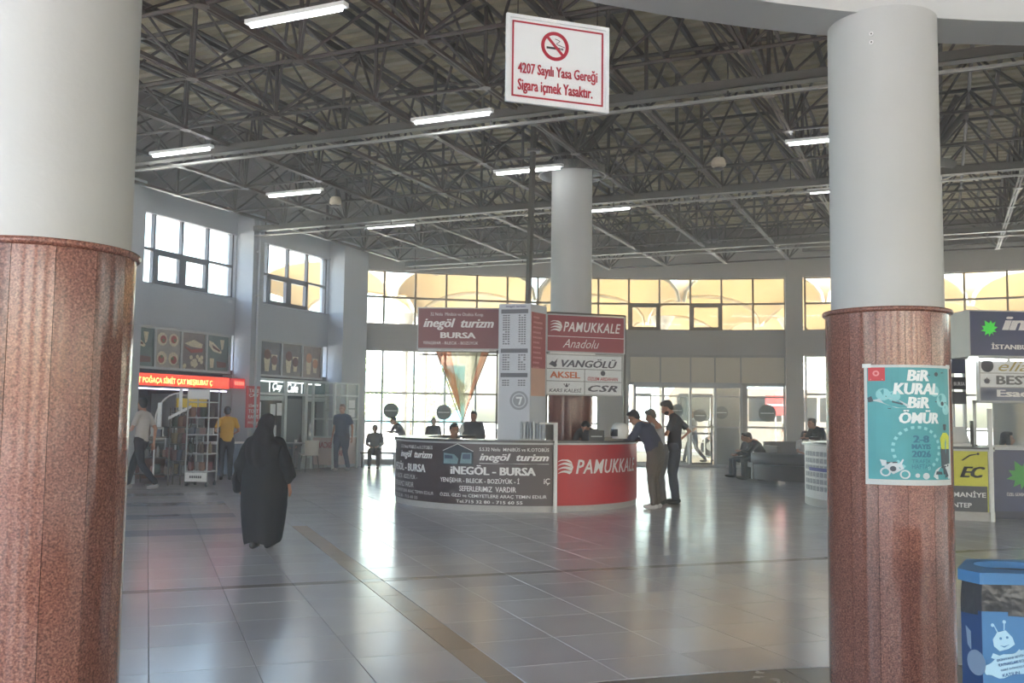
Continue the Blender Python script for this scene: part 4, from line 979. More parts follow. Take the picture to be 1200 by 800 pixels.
# side tower with small dark boards
t = thing('side_board', 'dark navy narrow side board between the poster pillar and the navy sign', 'sign', (6.98, 15.75, 1.12))
MB().box(7.16, 7.4, 15.72, 15.8, 2.3, 2.54).build('upper_board', mat('side_navy', S(44, 50, 80), .35, var=.05), t, world=True)
MB().box(7.18, 7.4, 15.7, 15.78, 2.04, 2.24).build('middle_board', M_black, t, world=True); MB().box(7.18, 7.4, 15.7, 15.78, 1.8, 2.0).build('lower_board', mat('side_grey', S(90, 86, 90), .4), t, world=True)
MB().box(7.14, 7.18, 15.78, 15.84, 1.12, 2.54).box(7.4, 7.44, 15.78, 15.84, 1.12, 2.54).build('post', M_alu, t, world=True)
f = plane_map(Vector((7.2, 15.7, 2.1)), (1, 0, 0)); text('BURSA', .18, .06, f, M_text_w, t, bold=.02)
# glass screens and clutter on the right kiosk
t = thing('glass_screen', 'framed glass screen above the navy counter at the right edge', 'screen', (7.4, 15.5, 1.12))
b = MB()
for x in (7.42, 8.25, 9.1, 9.9): b.box(x, x + .04, 15.5, 15.54, 1.12, 1.86)
b.box(7.42, 9.94, 15.5, 15.54, 1.82, 1.86).box(7.42, 9.94, 15.5, 15.54, 1.12, 1.15)
b.build('screen_frame', M_alu, t, world=True)
for x0, x1 in ((7.46, 8.25), (8.29, 9.1), (9.14, 9.9)): MB().box(x0, x1, 15.515, 15.525, 1.15, 1.82).build('pane', M_glass, t, world=True)
t = thing('paper_rack', 'pale paper rack on the counter above the yellow panel', 'rack', (7.05, 15.25, 1.13))
MB().box(-.12, .2, -.02, .25, 0, .03).hexa([Vector(q) for q in ((-.1, 0, .03), (.18, 0, .03), (.18, .2, .28), (-.1, .2, .28), (-.1, -.02, .05), (.18, -.02, .05), (.18, .18, .3), (-.1, .18, .3))]).build('tray', M_white, t)
MB().box(.2, .24, 0, .04, 0, .4).build('stand', M_black, t)

# ================================================================ CEILING LIGHTS AND HORNS
def tube_light(u, v, lab, L=1.25, lit=True, on=True):
    c = UV(u, v, 6.0); t = thing('tube_light', lab, 'light', c, -TH, 'tube lights under the roof frame')
    MB().box(-.06, L + .06, -.05, .05, .02, .07).build('housing', M_white, t); MB().cyl((0, 0, 0), (L, 0, 0), .026, n=10).build('tube', M_tube, t, smooth=True)
    MB().box(.1, .12, -.01, .01, .06, .3).box(L - .12, L - .1, -.01, .01, .06, .3).build('bracket', M_tray, t)
for u, v, lab in ((-7.25, 8.71, 'long lit tube light nearest the viewer at the top left'), (-7.32, 12.68, 'lit tube light left of the no smoking sign under the long tray'), (-12.59, 12.66, 'lit tube light at the far left end of the long tray'),
        (-12.67, 15.98, 'lit tube light above the pilasters of the left wall'), (-7.47, 16.0, 'lit tube light just left of the central pillar top'), (-7.3, 19.7, 'lit tube light right behind the central pillar'),
        (-2.19, 15.96, 'lit tube light touching the left side of the poster pillar'), (-2.29, 19.6, 'small far tube light low beside the poster pillar'), (-12.56, 19.6, 'distant tube light above the far left corner of the hall')): tube_light(u, v, lab)
for (x, y, z), lab in (((3.66, 16.98, 6.02), 'beige bell shaped siren hanging right of the central pillar'), ((-3.84, 20.49, 6.02), 'beige bell shaped siren hanging over the left pilasters')):
    t = thing('siren', lab, 'siren', (x, y, z)); mb2 = mat('siren_beige', S(176, 166, 146), .5, var=.05)
    MB().lathe([(.02, .16), (.09, .15), (.12, .1), (.13, .02), (.12, .0), (.04, -.02), (.0, -.02)], n=20).build('bell', mb2, t, smooth=True); MB().cyl((0, 0, .14), (0, 0, .3), .02).build('stem', M_tray, t); MB().lathe([(.05, -.03), (.09, -.03), (.09, -.06), (.05, -.07), (0, -.07)], n=16).build('grille', M_tray, t, smooth=True)

# ================================================================ LEFT SHOPS
# --- pastry shop bay (s 15.48 .. 19.02) : recessed room
t = struct(thing('shop_recess', 'dark recessed interior of the pastry shop under the red display', 'shop'))
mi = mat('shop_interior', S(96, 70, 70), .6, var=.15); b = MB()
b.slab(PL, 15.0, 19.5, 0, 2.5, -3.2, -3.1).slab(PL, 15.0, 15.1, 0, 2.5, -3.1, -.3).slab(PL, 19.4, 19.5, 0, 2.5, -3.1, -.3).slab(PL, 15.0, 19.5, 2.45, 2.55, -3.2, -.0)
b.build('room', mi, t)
def menu_panels(s0, s1, n, z0, z1, lab, kind):
    t = thing('menu_board', lab, 'menu board', PL(s0, .02, z0)); pw = (s1 - s0) / n
    b = MB()
    for i in range(n + 1): b.slab(PL, s0 + i * pw - .03, s0 + i * pw + .03, z0, z1, 0, .06)
    b.slab(PL, s0, s1, z0, z0 + .05, 0, .06).slab(PL, s0, s1, z1 - .05, z1, 0, .06); b.build('frame', M_alu, t, world=True)
    for i in range(n):
        p = MB().slab(PL, s0 + i * pw + .03, s0 + (i + 1) * pw - .03, z0 + .05, z1 - .05, .0, .02).build('picture', mat('menu_back%d%d' % (kind, i % 3), S(*[[(96, 112, 104), (168, 160, 150), (120, 104, 96)], [(92, 92, 96), (120, 112, 106), (150, 134, 124)]][kind][i % 3]), .4, var=.2, vscale=5), t, world=True)
        f = (lambda a: lambda x, y, d=0: PL(a + x, .02 + d, z0 + .05 + y))(s0 + i * pw + .03)
        w = pw - .06; h = z1 - z0 - .1; r_ = random.Random(i + kind * 10)
        cream, red_, grn, drk = mat('food_cream', S(216, 204, 176), .5, var=.15, vscale=20), mat('food_red', S(166, 60, 48), .5, var=.2, vscale=20), mat('food_green', S(90, 130, 70), .5, var=.2, vscale=20), mat('food_brown', S(110, 60, 44), .5, var=.2, vscale=20)
        if kind == 0:
            if i % 3 == 0:
                mapped(p, 'wrap', cream, f, [[(.1 * w, h * .85), (.3 * w, h * .8), (.7 * w, h * .55), (.65 * w, h * .5), (.3 * w, h * .55), (.1 * w, h * .7)], [(.6 * w, h * .9), (.8 * w, h * .9), (.75 * w, h * .65), (.68 * w, h * .6)], [(.15 * w, h * .35), (.35 * w, h * .35), (.32 * w, h * .08), (.18 * w, h * .08)]])
                mapped(p, 'filling', drk, f, [[(.22 * w, h * .74), (.6 * w, h * .6), (.58 * w, h * .55), (.28 * w, h * .64)], [(.45 * w, h * .28), (.9 * w, h * .25), (.9 * w, h * .12), (.5 * w, h * .1)]], .008, .012)
            elif i % 3 == 1:
                for m_, dz in ((cream, .0), (red_, .006), (grn, .01)):
                    mapped(p, 'plate' if m_ is cream else 'topping', m_, f, [ringpoly(w * (.27 + .46 * a) + r_.uniform(-.03, .03) * (dz > 0), h * (.25 + .5 * c) + r_.uniform(-.03, .03) * (dz > 0), w * (.2 if dz == 0 else .12 if dz < .008 else .05), 10) for a in (0, 1) for c in (0, 1)], .003 + dz, .006 + dz)
            else:
                mapped(p, 'roll', cream, f, [[(.1 * w, h * .7), (.5 * w, h * .82), (.9 * w, h * .72), (.85 * w, h * .6), (.4 * w, h * .62)]]); mapped(p, 'sausage', red_, f, [[(.08 * w, h * .62), (.4 * w, h * .55), (.9 * w, h * .6), (.88 * w, h * .5), (.4 * w, h * .45)]], .003, .008)
                mapped(p, 'bites', cream, f, [ringpoly(r_.uniform(.1, .9) * w, r_.uniform(.06, .36) * h, w * .07, 8) for _ in range(14)], .003, .007)
        else:
            mapped(p, 'glass_cup', cream, f, [[(.2 * w, h * .5), (.5 * w, h * .5), (.44 * w, h * .1), (.26 * w, h * .1)], [(.55 * w, h * .62), (.85 * w, h * .62), (.78 * w, h * .15), (.62 * w, h * .15)]]); mapped(p, 'drink', drk if i < 2 else mat('food_orange', S(206, 150, 110), .5, var=.1), f, [ringpoly(.35 * w, h * .62, w * .16, 12), ringpoly(.7 * w, h * .45, w * .15, 12)], .008, .012)
    return t
menu_panels(15.55, 18.85, 4, 2.46, 3.41, 'row of food photo boards above the red lettered display', 0)
menu_panels(20.0, 22.72, 3, 2.46, 3.42, 'row of drink photo boards above the cafe front', 1)
# LED display
t = thing('led_display', 'long red running text display over the pastry shop', 'sign', PL(15.6, .3, 2.06))
MB().slab(PL, 15.5, 18.46, 2.06, 2.36, .15, .4).build('case', mat('led_case', S(50, 14, 12), .4), t, world=True)
f = lambda x, y, d=0: PL(15.0 + x, .4 + d, 2.06 + y)
mapped(t, 'red_field', mat('led_red', S(190, 20, 12), .4, emis=(1, .05, .02), es=.42), f, [rect(.52, 3.44, .02, .28)], .001, .004)
my = mat('led_amber', S(255, 190, 90), .4, emis=(1, .55, .15), es=1.0); mr_ = mat('led_bright_red', S(255, 80, 60), .4, emis=(1, .2, .12), es=.6)
text('T POĞAÇA SİMİT ÇAY MEŞRUBAT Ç', 2.3, .19, shift(f, .56, .045), my, t, bold=.02); text('EŞİTLERİ', .52, .17, shift(f, 2.88, .05), mr_, t, bold=.01)
MB().slab(PL, 15.5, 18.42, 2.0, 2.03, .3, .36).build('violet_tube', mat('violet_tube', (1, 1, 1), .4, emis=(.75, .68, 1), es=1.2), t, world=True)
t = thing('led_display', 'small blurry red lit display beside the pilaster', 'sign', PL(18.6, .3, 2.1))
MB().slab(PL, 18.6, 19.02, 2.1, 2.34, .25, .4).build('case', mat('led_dim', S(190, 30, 36), .4, emis=(1, .06, .06), es=.15), t, world=True)
mapped(t, 'lit_word', mr_, lambda x, y, d=0: PL(18.6 + x, .4 + d, 2.1 + y), [rect(.06 + i * .07, .1 + i * .07, .08, .17) for i in range(5)], .001, .004)
# vertical red sign on the pilaster
t = thing('vertical_sign', 'narrow red and white vertical sign on the pilaster between the shops', 'sign', PL(18.95, .52, 1.15))
MB().slab(PL, 18.93, 19.4, 1.15, 2.17, .52, .57).build('board', mat('vert_red', S(196, 66, 74), .45, var=.05), t, world=True)
f = lambda x, y, d=0: PL(18.93 + x, .57 + d, 1.15 + y)
for s, z in (('TAZE', .86), ('ÇAY', .74), ('SİMİT', .5), ('TOST', .36), ('KAHVE', .22), ('POĞAÇA', .08)): text(s, .38, .09, shift(f, .045, z), M_text_w, t, bold=.02)

# goods: racks and trolleys
pal = [S(*c) for c in ((170, 60, 44), (196, 160, 60), (66, 96, 60), (200, 190, 176), (70, 84, 130), (120, 72, 50), (206, 120, 50), (90, 90, 96), (150, 110, 80), (190, 40, 60))]
PN = ['red', 'ochre', 'green', 'pale', 'blue', 'brown', 'orange', 'grey', 'tan', 'crimson']
ORD = ['first', 'second', 'third', 'fourth', 'fifth', 'sixth', 'seventh', 'eighth', 'ninth']
Mp = [mat('pack%d' % i, tuple(.42 * (q * .55 + .45 * sum(c) / 3) for q in c), .4, var=.12, vscale=14) for i, c in enumerate(pal)]
def goods(kind, x, y, z, s, mi_, lab, grp, rz=0):
    o = None; b = MB()
    if kind == 'bottle': b.lathe([(0, 0), (.032, 0), (.034, .02), (.034, .13), (.014, .18), (.014, .2), (0, .2)], n=8)
    elif kind == 'bag': b.loft([(0, 0, 0), (0, 0, .06), (0, 0, .14), (0, 0, .18)], [(.05, .03), (.07, .045), (.06, .03), (.065, .008)], 8, round_=False)
    elif kind == 'loaf': b.loft([(-.1, 0, .04), (0, 0, .045), (.1, 0, .04)], [(.035, .035), (.05, .045), (.035, .035)], 8)
    else: b.box(-.06, .06, -.04, .04, 0, .13).box(-.058, .058, -.042, -.04, .04, .09)
    b.v = [Vector((v.x * s, v.y * s, v.z * s)) for v in b.v]
    o = b.build(kind, Mp[mi_ % len(Mp)], None, smooth=(kind != 'carton')); o.location = (x, y, z); o.rotation_euler.z = rz; tag(o, lab, {'bottle': 'bottle', 'bag': 'bag', 'loaf': 'bread', 'carton': 'box'}[kind], grp); return o
def rack(name, lab, P0, rz, w, dp, h, levels, m, board=None, back=False):
    t = thing(name, lab, 'rack', P0, rz)
    for sx in (-1, 1):
        for sy in (0, 1): MB().cyl((sx * w / 2, sy * dp, .1 if board else 0), (sx * w / 2, sy * dp, h), .016, n=6).build('upright', m, t)
    for z in levels: MB().box(-w / 2, w / 2, 0, dp, z - .012, z + .012).build('shelf', m, t)
    if board:
        MB().box(-w / 2, w / 2, -.015, .0, .1, .28).build('base_board', M_white, t)
        for sx in (-1, 1):
            for sy in (.04, dp - .04): MB().cyl((sx * w / 2 * .92, sy, 0.04), (sx * w / 2 * .92 + .001, sy, .12), .012, n=6).cyl((sx * w / 2 * .92 - .015, sy, .04), (sx * w / 2 * .92 + .015, sy, .04), .04, n=12).build('caster', M_black, t)
        MB().box(-w / 2, w / 2, -.015, 0, h - .2, h).build('header_board', M_white, t)
    return t
RZ = TH * 0
tr = rack('display_trolley', 'tall white wheeled display trolley standing in front of the pastry shop', (-6.42, 19.85, 0), D(-8), .46, .45, 1.98, (.3, .66, 1.05, 1.4, 1.72), M_alu, board=True)
mapped(tr, 'base_lettering', M_text_k, lambda x, y, d=0: wm(tr) @ Vector((-.25 + x, -.016 - d, .12 + y)), [rect(.12 + i * .045, .15 + i * .045, .05, .1) for i in range(6)])
for j, z in enumerate((.312, .672, 1.062, 1.412)):
    for i in range(4):
        p = wm(tr) @ Vector((-.18 + i * .12, .12 + .1 * (i % 2), z)); goods(('bag', 'bottle', 'carton', 'bag')[j], p.x, p.y, p.z, 1.0 + .15 * (j % 2), i * 3 + j * 2, '%s %s, %s from left on shelf %s of the tall wheeled trolley' % (PN[(i * 3 + j * 2) % 10], ('bag', 'bottle', 'carton', 'bag')[j], ORD[i], ORD[j]), 'packs on the display trolley')
# low glazed bakery counter behind, running along the shop
t = thing('glass_cabinet', 'low glazed pastry cabinet at the back left of the pastry shop', 'cabinet', PL(16.2, -.5, 0))
MB().slab(PL, 15.3, 17.4, 0, .45, -1.2, -.5).build('base', mat('cab_brown', S(110, 78, 62), .5, var=.1), t, world=True)
MB().slab(PL, 15.3, 17.4, .8, .82, -1.2, -.5).slab(PL, 15.3, 17.4, 1.12, 1.15, -1.2, -.5).slab(PL, 15.3, 15.34, .45, 1.15, -1.2, -.5).slab(PL, 17.36, 17.4, .45, 1.15, -1.2, -.5).build('shelf', M_alu, t, world=True)
MB().slab(PL, 15.34, 17.36, .45, 1.12, -.51, -.5).build('front_pane', M_glass, t, world=True)
for j, z in enumerate((.46, .83)):
    for i in range(9):
        p = PL(15.5 + i * .21, -.75, z); goods('loaf', p.x, p.y, p.z, 1.1, 8 if i % 3 else 1, 'loaf, %s from left on the %s level of the low glazed pastry cabinet' % (ORD[i], ('lower', 'upper')[j]), 'loaves in the pastry cabinet', rz=.3 * i)
# luggage-like shelf of goods left: three tier open rack with wooden crates
t = rack('goods_rack', 'low open metal rack crowded with goods left of the wheeled trolley', (-7.45, 20.3, 0), D(-10), 1.2, .5, 1.05, (.2, .55, .98), M_tray)
for j, z in enumerate((.212, .562, .992)):
    for i in range(9):
        p = wm(t) @ Vector((-.52 + i * .13, .12 + .12 * (i % 2), z)); goods(('carton', 'bag', 'bottle')[(i + j) % 3], p.x, p.y, p.z, 1.15, i * 3 + j, '%s %s, %s from left on the %s shelf of the low open rack' % (PN[(i * 3 + j) % 10], ('carton', 'bag', 'bottle')[(i + j) % 3], ORD[i], ('bottom', 'middle', 'top')[j]), 'goods on the low rack')
# arch shaped hoop stand with bags
t = thing('hoop_stand', 'tall white hoop shaped stand beside the left goods rack', 'stand', (-7.2, 20.0, 0))
pts = [(-.15 + .0, 0, 0)] + [(.35 - .5 * math.cos(a), 0, 1.35 + .55 * math.sin(a)) for a in [PI * i / 20 for i in range(0, 11)]]
MB().tube(pts, .018, 8).build('hoop', M_white, t, smooth=True); MB().box(-.28, .0, -.08, .08, 0, .03).build('foot', M_tray, t); MB().box(-.1, -.02, -.03, .01, 1.2, 1.7).box(.33, .39, -.02, .02, 1.55, 2.0).build('hanging_tag', M_signw, t)
t = rack('wire_rack', 'slim wire rack between the hoop stand and the wheeled trolley', (-6.85, 19.95, 0), D(5), .34, .35, 1.6, (.5, .85, 1.2, 1.5), M_tray)
for j, z in enumerate((.512, .862, 1.212)):
    for i in range(3): p = wm(t) @ Vector((-.1 + i * .1, .15, z)); goods('bag', p.x, p.y, p.z, 1.2, i * 4 + j, '%s crisp bag, %s from left on the %s shelf of the slim wire rack' % (PN[(i * 4 + j) % 10], ORD[i], ORD[j]), 'crisp bags on the slim wire rack')
MB().hexa([Vector(q) for q in ((-.2, -.04, 1.35), (.25, -.04, 1.6), (.25, -.02, 1.6), (-.2, -.02, 1.35), (-.2, -.04, 1.41), (.25, -.04, 1.66), (.25, -.02, 1.66), (-.2, -.02, 1.41))]).build('sloping_tag', M_signw, t)
# fridge and yellow sign to the right of trolley, inside shop
t = thing('drinks_fridge', 'tall glass drinks fridge at the right side of the pastry shop', 'fridge', PL(18.3, -.8, 0))
MB().slab(PL, 17.9, 18.9, 0, 1.95, -1.5, -1.4).slab(PL, 17.9, 17.95, 0, 1.95, -1.4, -.7).slab(PL, 18.85, 18.9, 0, 1.95, -1.4, -.7).slab(PL, 17.9, 18.9, 1.9, 1.95, -1.4, -.7).slab(PL, 17.9, 18.9, 0, .2, -1.4, -.7).build('body', M_alu, t, world=True)
MB().slab(PL, 17.9, 18.9, .5, .52, -1.4, -.75).slab(PL, 17.9, 18.9, .85, .87, -1.4, -.75).slab(PL, 17.9, 18.9, 1.2, 1.22, -1.4, -.75).build('shelf', M_alu, t, world=True)
MB().slab(PL, 17.95, 18.85, .2, 1.62, -.72, -.7).build('door_pane', M_glass, t, world=True); MB().slab(PL, 17.9, 18.9, 1.62, 1.84, -.72, -.66).build('yellow_sign', mat('yellow_sign', S(214, 190, 70), .4, emis=S(214, 190, 70), es=.06), t, world=True)
for z in (.2, .52, .87, 1.22):
    for i in range(8): p = PL(18.02 + i * .11, -.95, z + .005); goods('bottle', p.x, p.y, p.z, 1.3, i + int(z * 10), '%s bottle, %s from left on the %s shelf of the glass drinks fridge' % (PN[(i + int(z * 10)) % 10], ORD[i], {.2: 'lowest', .52: 'second', .87: 'third', 1.22: 'top'}[z]), 'bottles in the drinks fridge')
t = thing('sacks_table', 'small table with a blue-grey cloth and goods in front of the drinks fridge', 'table', PL(18.0, .45, 0))
MB().slab(PL, 17.6, 18.7, .78, .82, .1, .8).build('table_top', M_white, t, world=True)
b = MB()
for i in range(20):
    a = 17.62 + i * .053; o1 = .03 * math.sin(i * 1.3); o2 = .03 * math.sin((i + 1) * 1.3); b.add([PL(a, .78 + o1, .78), PL(a + .053, .78 + o2, .78), PL(a + .053, .8 + o2 * 1.6, .08), PL(a, .8 + o1 * 1.6, .08)], [(0, 1, 2, 3)])
b.build('cloth', mat('cloth_blue', S(110, 124, 146), .8, var=.15, vscale=5), t, world=True, smooth=True, fix=False)
for a in (17.65, 18.65):
    for d_ in (.15, .75): MB().cyl(PL(a, d_, 0), PL(a, d_, .78), .02, n=8).build('leg', M_tray, t, world=True)

# --- cafe front (s 19.9 .. 23.1)
t = struct(thing('shop_recess', 'dim interior behind the cafe windows', 'shop'))
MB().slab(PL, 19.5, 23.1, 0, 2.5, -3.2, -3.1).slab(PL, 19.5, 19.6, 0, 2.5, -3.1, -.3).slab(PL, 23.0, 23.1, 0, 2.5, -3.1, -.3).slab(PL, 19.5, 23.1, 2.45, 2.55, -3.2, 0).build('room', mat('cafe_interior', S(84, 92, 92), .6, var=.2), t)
t = thing('storefront', 'white aluminium cafe shopfront with lit lettering band and centre door', 'shopfront', PL(19.9, .1, 0))
b = MB(); fr = ((19.6, 19.68), (21.0, 21.1), (21.9, 22.02), (22.9, 23.02))
for a, c in fr: b.slab(PL, a, c, 0, 2.4, .02, .12)
for z in (1.98, 2.36): b.slab(PL, 19.6, 23.0, z, z + .06, .02, .12)
b.slab(PL, 19.6, 21.0, .3, .36, .02, .12).slab(PL, 21.9, 23.0, .3, .36, .02, .12); b.build('frame', mat('cafe_white', S(206, 214, 212), .4, var=.03), t, world=True)
band = MB().slab(PL, 19.68, 22.9, 2.04, 2.36, .04, .06).build('fascia_band', mat('cafe_teal', S(110, 136, 134), .35, var=.04), t, world=True)
f = lambda x, y, d=0: PL(19.68 + x, .06 + d, 2.04 + y)
M_lit = mat('lit_letters', (1, 1, 1), .4, emis=(.95, 1, 1), es=.5)
text('Çay', .42, .24, shift(f, .85, .03), M_lit, t, bold=.03, shear=.2); text('Cafe', .5, .24, shift(f, 1.45, .03), M_lit, t, bold=.03, shear=.2)
mapped(t, 'light_strip', M_lit, f, [rect(.02, 1.3, .28, .31), rect(1.42, 2.2, .28, .31), rect(.72, .75, .02, .28), rect(2.1, 2.14, .02, .28), rect(.02, .06, .02, .28), rect(2.36, 3.0, .26, .3)])
for a, c in ((19.68, 21.0), (22.02, 22.9)):
    MB().slab(PL, a, c, .36, 1.98, .06, .07).build('pane', M_glass, t, world=True)
    MB().slab(PL, a, c, 1.84, 1.96, .075, .08).build('lettered_strip', mat('strip_pale', S(196, 208, 206), .5, var=.2, vscale=40), t, world=True)
    MB().slab(PL, a, c, 0, .3, .04, .1).build('kick_panel', M_alu, t, world=True)
MB().slab(PL, 21.1, 21.9, 0, 1.9, .0, .03).build('door_leaf', mat('cafe_door', S(84, 90, 92), .35, var=.05), t, world=True)
for a, z0, z1 in ((19.85, 1.35, 1.8), (20.45, 1.45, 1.75), (20.72, 1.45, 1.78), (20.5, .9, 1.2)): MB().slab(PL, a, a + .22, z0, z1, .075, .08).build('notice', M_signw, t, world=True)
# projecting glazed sales booth beside the cafe
t = thing('sales_booth', 'glazed cafe booth with a red lettered lower panel projecting beside the door', 'booth', PL(22.4, .5, 0))
b = MB(); 
for a, d_ in ((22.15, .9), (23.3, .9), (23.3, .52), (22.15, .2)): b.slab(PL, a - .03, a + .03, 0, 2.38, d_ - .03, d_ + .03)
for z in (.86, 1.35, 2.0, 2.34): b.slab(PL, 22.15, 23.3, z, z + .04, .87, .93).slab(PL, 22.12, 22.18, z, z + .04, .2, .9)
b.build('frame', MATS['cafe_white'], t, world=True)
MB().slab(PL, 22.15, 23.3, .12, .86, .88, .9).slab(PL, 22.14, 22.16, .12, .86, .2, .9).build('lower_panel', mat('booth_pink', S(196, 178, 172), .45, var=.05), t, world=True)
f = lambda x, y, d=0: PL(22.13 - d, .2 + x, .12 + y)
text('SICAK', .5, .16, lambda x, y, d=0: PL(22.14 - d, .86 - x, .62 + y - .04), mat('booth_red', S(160, 60, 60), .5), t, bold=.03)
text('CAFE', .5, .16, lambda x, y, d=0: PL(22.25 + x, .9 + d, .36 + y), mat('booth_red', S(160, 60, 60), .5), t, bold=.03); text('SICAK', .6, .16, lambda x, y, d=0: PL(22.25 + x, .9 + d, .58 + y), mat('booth_red', S(160, 60, 60), .5), t, bold=.03)
for z in (.9, 1.39, 2.04): MB().slab(PL, 22.18, 23.27, z, z + (.44 if z < 1 else .6 if z < 1.5 else .3), .895, .9).build('pane', M_glass, t, world=True)
for z in (1.42, 1.68): MB().slab(PL, 22.85, 23.15, z, z + .22, .905, .91).build('framed_notice', M_signw, t, world=True)
MB().slab(PL, 22.2, 23.3, 1.6, 1.62, .55, .85).build('shelf', M_alu, t, world=True)

# ================================================================ CAFE FURNITURE
def cafe_chair(loc, rz, lab):
    t = thing('cafe_chair', lab, 'chair', loc, rz, 'cafe chairs'); m = mat('chair_cream', S(200, 196, 186), .5, var=.05)
    MB().loft([(0, -.2, .44), (0, .0, .43), (0, .2, .45)], [(.2, .02), (.22, .025), (.2, .02)], 12, side=(1, 0, 0)).build('seat', m, t, smooth=True)
    b = MB()
    for i in range(8):
        a, c = -.9 + i * .225, -.9 + (i + 1) * .225
        q = [Vector((math.sin(x) * r, -math.cos(x) * r + .02, z)) for x, r, z in ((a, .23, .46), (c, .23, .46), (c, .26, .82), (a, .26, .82), (a, .215, .46), (c, .215, .46), (c, .245, .82), (a, .245, .82))]
        b.hexa(q)
    b.build('backrest', m, t, smooth=True)
    for sx in (-1, 1):
        for sy in (-1, 1): MB().cyl((sx * .15, sy * .14, .43), (sx * .2, sy * .2, 0), .012, n=8).build('leg', M_tray, t, smooth=True)
    return t
def cafe_table(loc, lab):
    t = thing('cafe_table', lab, 'table', loc)
    MB().cyl((0, 0, .71), (0, 0, .74), .35, n=28).build('table_top', mat('table_top', S(150, 150, 150), .35, var=.05), t, smooth=True); MB().cyl((0, 0, .02), (0, 0, .71), .03, n=10).build('column', M_tray, t, smooth=True); MB().lathe([(0, .0), (.22, .0), (.22, .015), (.03, .04), (0, .04)], n=20).build('foot', M_tray, t, smooth=True)
    return t
cafe_table((-5.75, 25.75, 0), 'small round cafe table between the two seated people')
cafe_chair((-5.25, 25.35, 0), D(35), 'cream cafe chair with its back to the walking man in blue')
cafe_chair((-5.95, 26.45, 0), D(170), 'cream cafe chair under the seated grey haired woman')
cafe_chair((-6.35, 25.5, 0), D(-80), 'cream cafe chair mostly hidden behind the woman in black')
# coffee cup on table
t = tag(MB().lathe([(0, 0), (.03, 0), (.04, .08), (.036, .08), (.026, .01), (0, .01)], (-5.7, 25.7, .74), 14).build('tea_glass', M_white, None, smooth=True), 'small pale cup on the round cafe table', 'cup')
t = thing('low_bench', 'low metal bench by the far left glazing', 'bench', (-4.15, 27.6, 0))
MB().box(-.1, .9, -.18, .18, .4, .44).build('seat', M_tray, t)
for x in (-.05, .85): MB().box(x - .02, x + .02, -.16, .16, 0, .4).build('leg', M_tray, t)
# ================================================================ BENCH right
t = thing('curved_sofa', 'long dark curved sofa seen from behind right of the entrance', 'sofa', (7.9, 24.2, 0))
ms = mat('sofa_leather', S(84, 76, 78), .45, var=.08, vscale=3)
A0, A1 = D(-78), D(60)
MB().lathe([(1.55, .06), (2.0, .06), (2.02, .42), (1.4, .42), (1.38, .3), (1.55, .06)], n=40, a0=A0, a1=A1).build('seat_base', ms, t, smooth=True)
MB().lathe([(1.78, .42), (2.03, .44), (2.06, .5), (2.04, .66), (1.97, .71), (1.86, .7), (1.8, .6), (1.78, .42)], n=40, a0=A0, a1=A1).build('backrest', ms, t, smooth=True)
for a in (A0, A1):
    MB().hexa([Vector((math.sin(a) * r + math.cos(a) * s, -math.cos(a) * r + math.sin(a) * s, z)) for z in (.06, .7) for r, s in ((1.4, -.05), (2.03, -.05), (2.03, .05), (1.4, .05))]).build('arm_end', ms, t)
t = thing('waiting_seat', 'dark padded waiting seat under the man sitting by the entrance', 'seat', (6.35, 24.55, 0), D(-85))
MB().box(-.5, .5, -.3, .3, .3, .45).build('seat_pad', ms, t); MB().box(-.5, .5, .22, .32, .45, .85).build('back_pad', ms, t)
for sx in (-.42, .42): MB().box(sx - .03, sx + .03, -.25, .25, 0, .3).build('leg', M_tray, t)
t = thing('waiting_seat', 'second dark padded seat by the slim pilaster', 'seat', (7.65, 27.3, 0), D(0))
MB().box(-.6, .6, -.3, .3, .3, .45).build('seat_pad', ms, t); MB().box(-.6, .6, -.34, -.24, .45, .9).build('back_pad', ms, t)
for sx in (-.5, .5): MB().box(sx - .03, sx + .03, -.25, .25, 0, .3).build('leg', M_tray, t)

# ================================================================ PEOPLE
tmp_sc = bpy.data.scenes.new('workbench')
def remesh(mb, vox, smooth=3, name='body'):
    me = bpy.data.meshes.new('r'); me.from_pydata([tuple(v) for v in mb.v], [], mb.f)
    o = bpy.data.objects.new('r', me); tmp_sc.collection.objects.link(o)
    r = o.modifiers.new('r', 'REMESH'); r.mode = 'VOXEL'; r.voxel_size = vox; r.use_smooth_shade = True
    s = o.modifiers.new('s', 'SMOOTH'); s.iterations = smooth; s.factor = .5
    vl = tmp_sc.view_layers[0]; vl.update(); dg = vl.depsgraph
    out = bpy.data.meshes.new_from_object(o.evaluated_get(dg)); bpy.data.objects.remove(o); out.name = name
    return out
def folds(me, amp, sc, seed=0, zst=.35):
    for v in me.vertices:
        n = noise.noise(Vector((v.co.x * sc, v.co.y * sc, v.co.z * sc * zst)) + Vector((seed, seed, 0))); v.co += v.normal * n * amp
def join_mesh(me, mb):
    bm = bmesh.new(); bm.from_mesh(me); vs = [bm.verts.new(v) for v in mb.v]
    for f in mb.f:
        try: bm.faces.new([vs[i] for i in f]).smooth = True
        except ValueError: pass
    bm.to_mesh(me); bm.free()
STAND = dict(head=(0, .02, 1.61), neck=(0, -.01, 1.49), chest=(0, -.015, 1.33), belly=(0, 0, 1.12), pelvis=(0, 0, .96),
    shR=(.175, -.01, 1.42), elR=(.235, -.04, 1.13), wrR=(.25, .05, .89), shL=(-.175, -.01, 1.42), elL=(-.235, -.04, 1.13), wrL=(-.25, .05, .89),
    hipR=(.095, 0, .93), knR=(.1, .03, .5), anR=(.1, -.02, .085), hipL=(-.095, 0, .93), knL=(-.1, .03, .5), anL=(-.1, -.02, .085))
